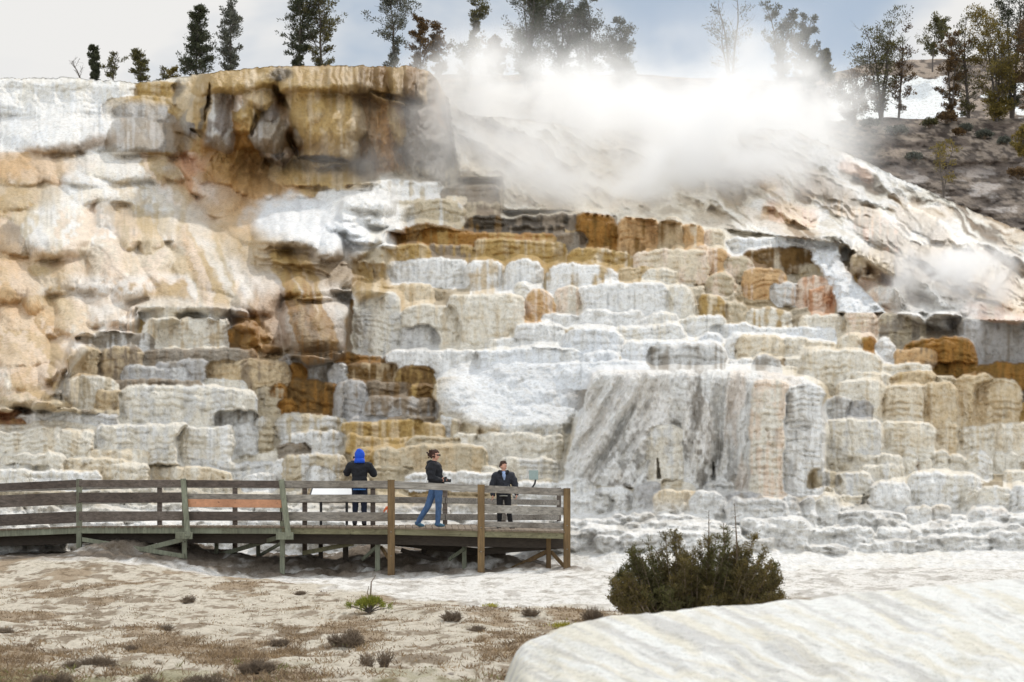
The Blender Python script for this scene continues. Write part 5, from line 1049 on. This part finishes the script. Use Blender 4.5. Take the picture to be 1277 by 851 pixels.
def dead(label, px, by, w, h, seed, n=150, group='dead sage bushes on the dry ground', tone=0, green=0):
    r_ = random.Random(seed); b = ground_at(px, by); k = b.y/F; e = empty('dead_sagebrush', b-Vector((0, 0, .01)), label, 'bush', group); mb = MB(); cl_ = [(r_.gauss(0, .22)*w*k, r_.gauss(0, .12)*w*k, r_.uniform(.45, 1.0)) for _ in range(4)]
    for i in range(n):
        a = r_.uniform(0, 6.28); rr = r_.random()**.6; q = b+Vector((math.cos(a)*rr*w*k*.5, math.sin(a)*rr*w*k*.4, h*k*(1.05-.6*rr*rr)*r_.uniform(.55, 1)))
        ox, oy, os_ = cl_[i % 4]; q = b+(q-b)*os_*.8+Vector((ox, oy, 0)); b0 = b+Vector((ox*.7+r_.gauss(0, w*k*.06), oy*.7+r_.gauss(0, w*k*.06), -.01)); mid = b0.lerp(q, .5)+Vector((r_.gauss(0, .015), r_.gauss(0, .015), .01)); rb = r_.uniform(.0025, .0055)*(b.y/22)
        mb.tube([b0, mid, q], [rb*1.5, rb, rb*.4], 3, False)
        for j in range(3):
            s0 = b0.lerp(q, r_.uniform(.4, .9)); s1 = s0+Vector((r_.gauss(0, .03), r_.gauss(0, .03), r_.uniform(.01, .06))); mb.tube([s0, s1], [rb*.7, rb*.3], 3, False)
    mb.build('twigs', m_twig if tone == 0 else m_pale, e)
    if green:
        rg = np.random.default_rng(seed); m = green; C = np.array(b)+rg.normal(size=(m, 3))*[w*k*.22, w*k*.18, .01]+[0, 0, .02]; t = rg.random((m, 1)); leaves('sprouts', C, rg.normal(size=(m, 3))*.5+[0, 0, 1], rg.uniform(.02, .05, m), rg.uniform(.005, .01, m), lin((104, 104, 58))*(1-t)+lin((150, 144, 76))*t, e, rg)
for a in [('dark rounded dead bush left of the bottom centre, in front of the boardwalk', 105, 834, 66, 26, 1, 260), ('ragged dead bush cut by the lower left edge beside the dark rounded one', 60, 856, 50, 30, 2, 200), ('compact dark dead bush at the bottom, right of the low wide one', 316, 838, 50, 26, 3, 280),
          ('low wide dead bush on the bottom edge left of the compact one', 243, 858, 78, 30, 4, 300), ('spiky open dead bush nearest the pale mound', 469, 832, 46, 30, 5, 110), ('dense dead bush just below the green pine seedling', 437, 806, 58, 36, 6, 260), ('dead bush right of the green seedling', 561, 776, 40, 24, 7, 190),
          ('small flat dead bush left of the bush below the seedling', 349, 806, 36, 14, 8, 120), ('little dark dead tuft on the white band left of the seedling', 375, 743, 24, 8, 9, 80), ('upright dead tuft below the boardwalk’s left half', 236, 753, 24, 14, 10, 90), ('small dead bush where white crust meets dry soil, left of the juniper', 665, 769, 28, 14, 11, 110),
          ('dead bush with thin twigs at the left foot of the juniper', 745, 778, 38, 34, 12, 200), ('low dead tuft near the bottom left dark bush', 162, 812, 22, 8, 13, 60), ('faint dead tuft between the two tufts left of centre', 205, 786, 26, 8, 14, 60), ('thin dry bush at the bottom between wide and rounded ones', 178, 858, 36, 26, 15, 90),
          ('flat dead tuft right of the bush by the seedling', 600, 788, 40, 9, 16, 90), ('dead tuft on the dry soil far left', 12, 790, 30, 9, 17, 70)]:
    dead(*a, green=60 if a[5] in (2, 4, 6) else 0)
for lab, px, by, sd_ in [('tiny bright green sprout at the tip of the pale mound', 700, 785, 31), ('tiny yellow-green sprout on the edge of the white band', 612, 760, 32)]:
    rg = np.random.default_rng(sd_); b = ground_at(px, by); e = empty('green_sprout', b, lab, 'plant', 'green sprouts'); m = 260; C = np.array(b)+rg.normal(size=(m, 3))*[.06, .05, .02]+[0, 0, .03]; t = rg.random((m, 1))
    leaves('leaves', C, rg.normal(size=(m, 3))*.6+[0, 0, 1], rg.uniform(.03, .06, m), rg.uniform(.008, .012, m), lin((130, 126, 48))*(1-t)+lin((186, 176, 70))*t, e, rg)
# ---- dry grass, too many blades to count
def grass():
    rg = np.random.default_rng(88); N = 24000; Yc = 15.5*np.exp(rg.random(N)*math.log(38/15.5)); U = rg.uniform(-.29, .29, N); X = U*Yc
    n_ = fb(X*1.0, Yc*.42, 430, 5, .6); e_ = np.interp(X*44/Yc, [-12, -8.5, -5.5, -4.2, -2, 2, 4, 12], [44.5, 43, 41.5, 35.5, 31.6, 31.2, 31.5, 31])
    m = ((n_ > .50) | ((rg.random(N) < .10))) & (Yc < e_-.6); X = X[m]; Yc = Yc[m]; n = len(X); K = 9
    Cx = np.repeat(X, K)+rg.normal(size=n*K)*.045; Cy = np.repeat(Yc, K)+rg.normal(size=n*K)*.05; Cz = gz(Cx, Cy)-.005+(fb(Cx*2.2, Cy*2.2, 411, 4)-.5)*.10
    C = np.stack([Cx, Cy, Cz], 1); Dd = rg.normal(size=(n*K, 3))*[.8, .8, .2]+[0, 0, .75]; sz = np.repeat(rg.uniform(.5, 1.5, n), K)
    t = np.repeat(rg.random((n, 1)), K, 0)*.7+rg.random((n*K, 1))*.3; c = lin((96, 78, 62))*(1-t)+lin((176, 152, 118))*t; g = np.repeat((rg.random((n, 1)) < .10)*(Yc[:, None] < 20), K, 0); c = np.where(g, lin((120, 118, 66)), c)
    o = leaves('dry_grass', C, Dd, (.035+.02*(Cy < 24))*sz*rg.uniform(.6, 1.6, n*K), .008+.004*rg.random(n*K), c, None, rg); tag(o, 'short dry brown grass scattered over the bare ground in front of the boardwalk', 'grass', kind='stuff')
grass()

def stone(label, px, by, w, seed, tone):
    r_ = random.Random(seed); b = ground_at(px, by); k = b.y/F; mb = MB(); mb.ball(b+Vector((0, 0, w*k*.10)), (w*k*.5, w*k*.4, w*k*.28), 12, 8); v = np.array(mb.v); c = np.array(b)
    n = (fb(v[:, 0]*14+seed, v[:, 2]*20+v[:, 1]*9, seed, 3)-.5)[:, None]; v = c+(v-c)*(1+n*1.1)
    o = raw_mesh('stone', v-c, mb.f, tone); o.location = c; tag(o, label, 'stone', 'loose stones on the dry ground')
m_st = simple('pale_stone', (196, 186, 170), .9, .2, 30, .5); m_st2 = simple('grey_stone', (150, 140, 128), .9, .25, 30, .5)
for a in [('pale stone on bare ground between the dark rounded bush and the compact bush', 200, 826, 10, 1, m_st), ('small grey stone just left of the open spiky bush', 418, 826, 8, 2, m_st2), ('pale stone right of the bush that stands right of the seedling', 588, 804, 9, 3, m_st),
          ('little grey stone below the left half of the boardwalk on tan soil', 150, 760, 9, 4, m_st2), ('flat pale stone near the far left dead tuft', 44, 778, 11, 5, m_st), ('tiny grey stone near the bottom edge, left of the pale mound', 560, 842, 9, 6, m_st2)]:
    stone(*a)
# ================================================================ render settings
S.render.engine = 'CYCLES'
S.view_settings.view_transform = 'Standard'; S.view_settings.look = 'None'; S.view_settings.gamma = 1; S.view_settings.use_curve_mapping = False
S.view_settings.exposure = EXPO
c_ = S.cycles
c_.use_denoising = True
try: c_.denoiser = 'OPENIMAGEDENOISE'
except Exception: pass
c_.max_bounces = 10; c_.diffuse_bounces = 4; c_.glossy_bounces = 3; c_.transmission_bounces = 3; c_.volume_bounces = 10; c_.transparent_max_bounces = 8
c_.volume_step_rate = 1.0; c_.volume_max_steps = 96
c_.use_adaptive_sampling = True; c_.adaptive_threshold = .02
c_.sample_clamp_indirect = 6
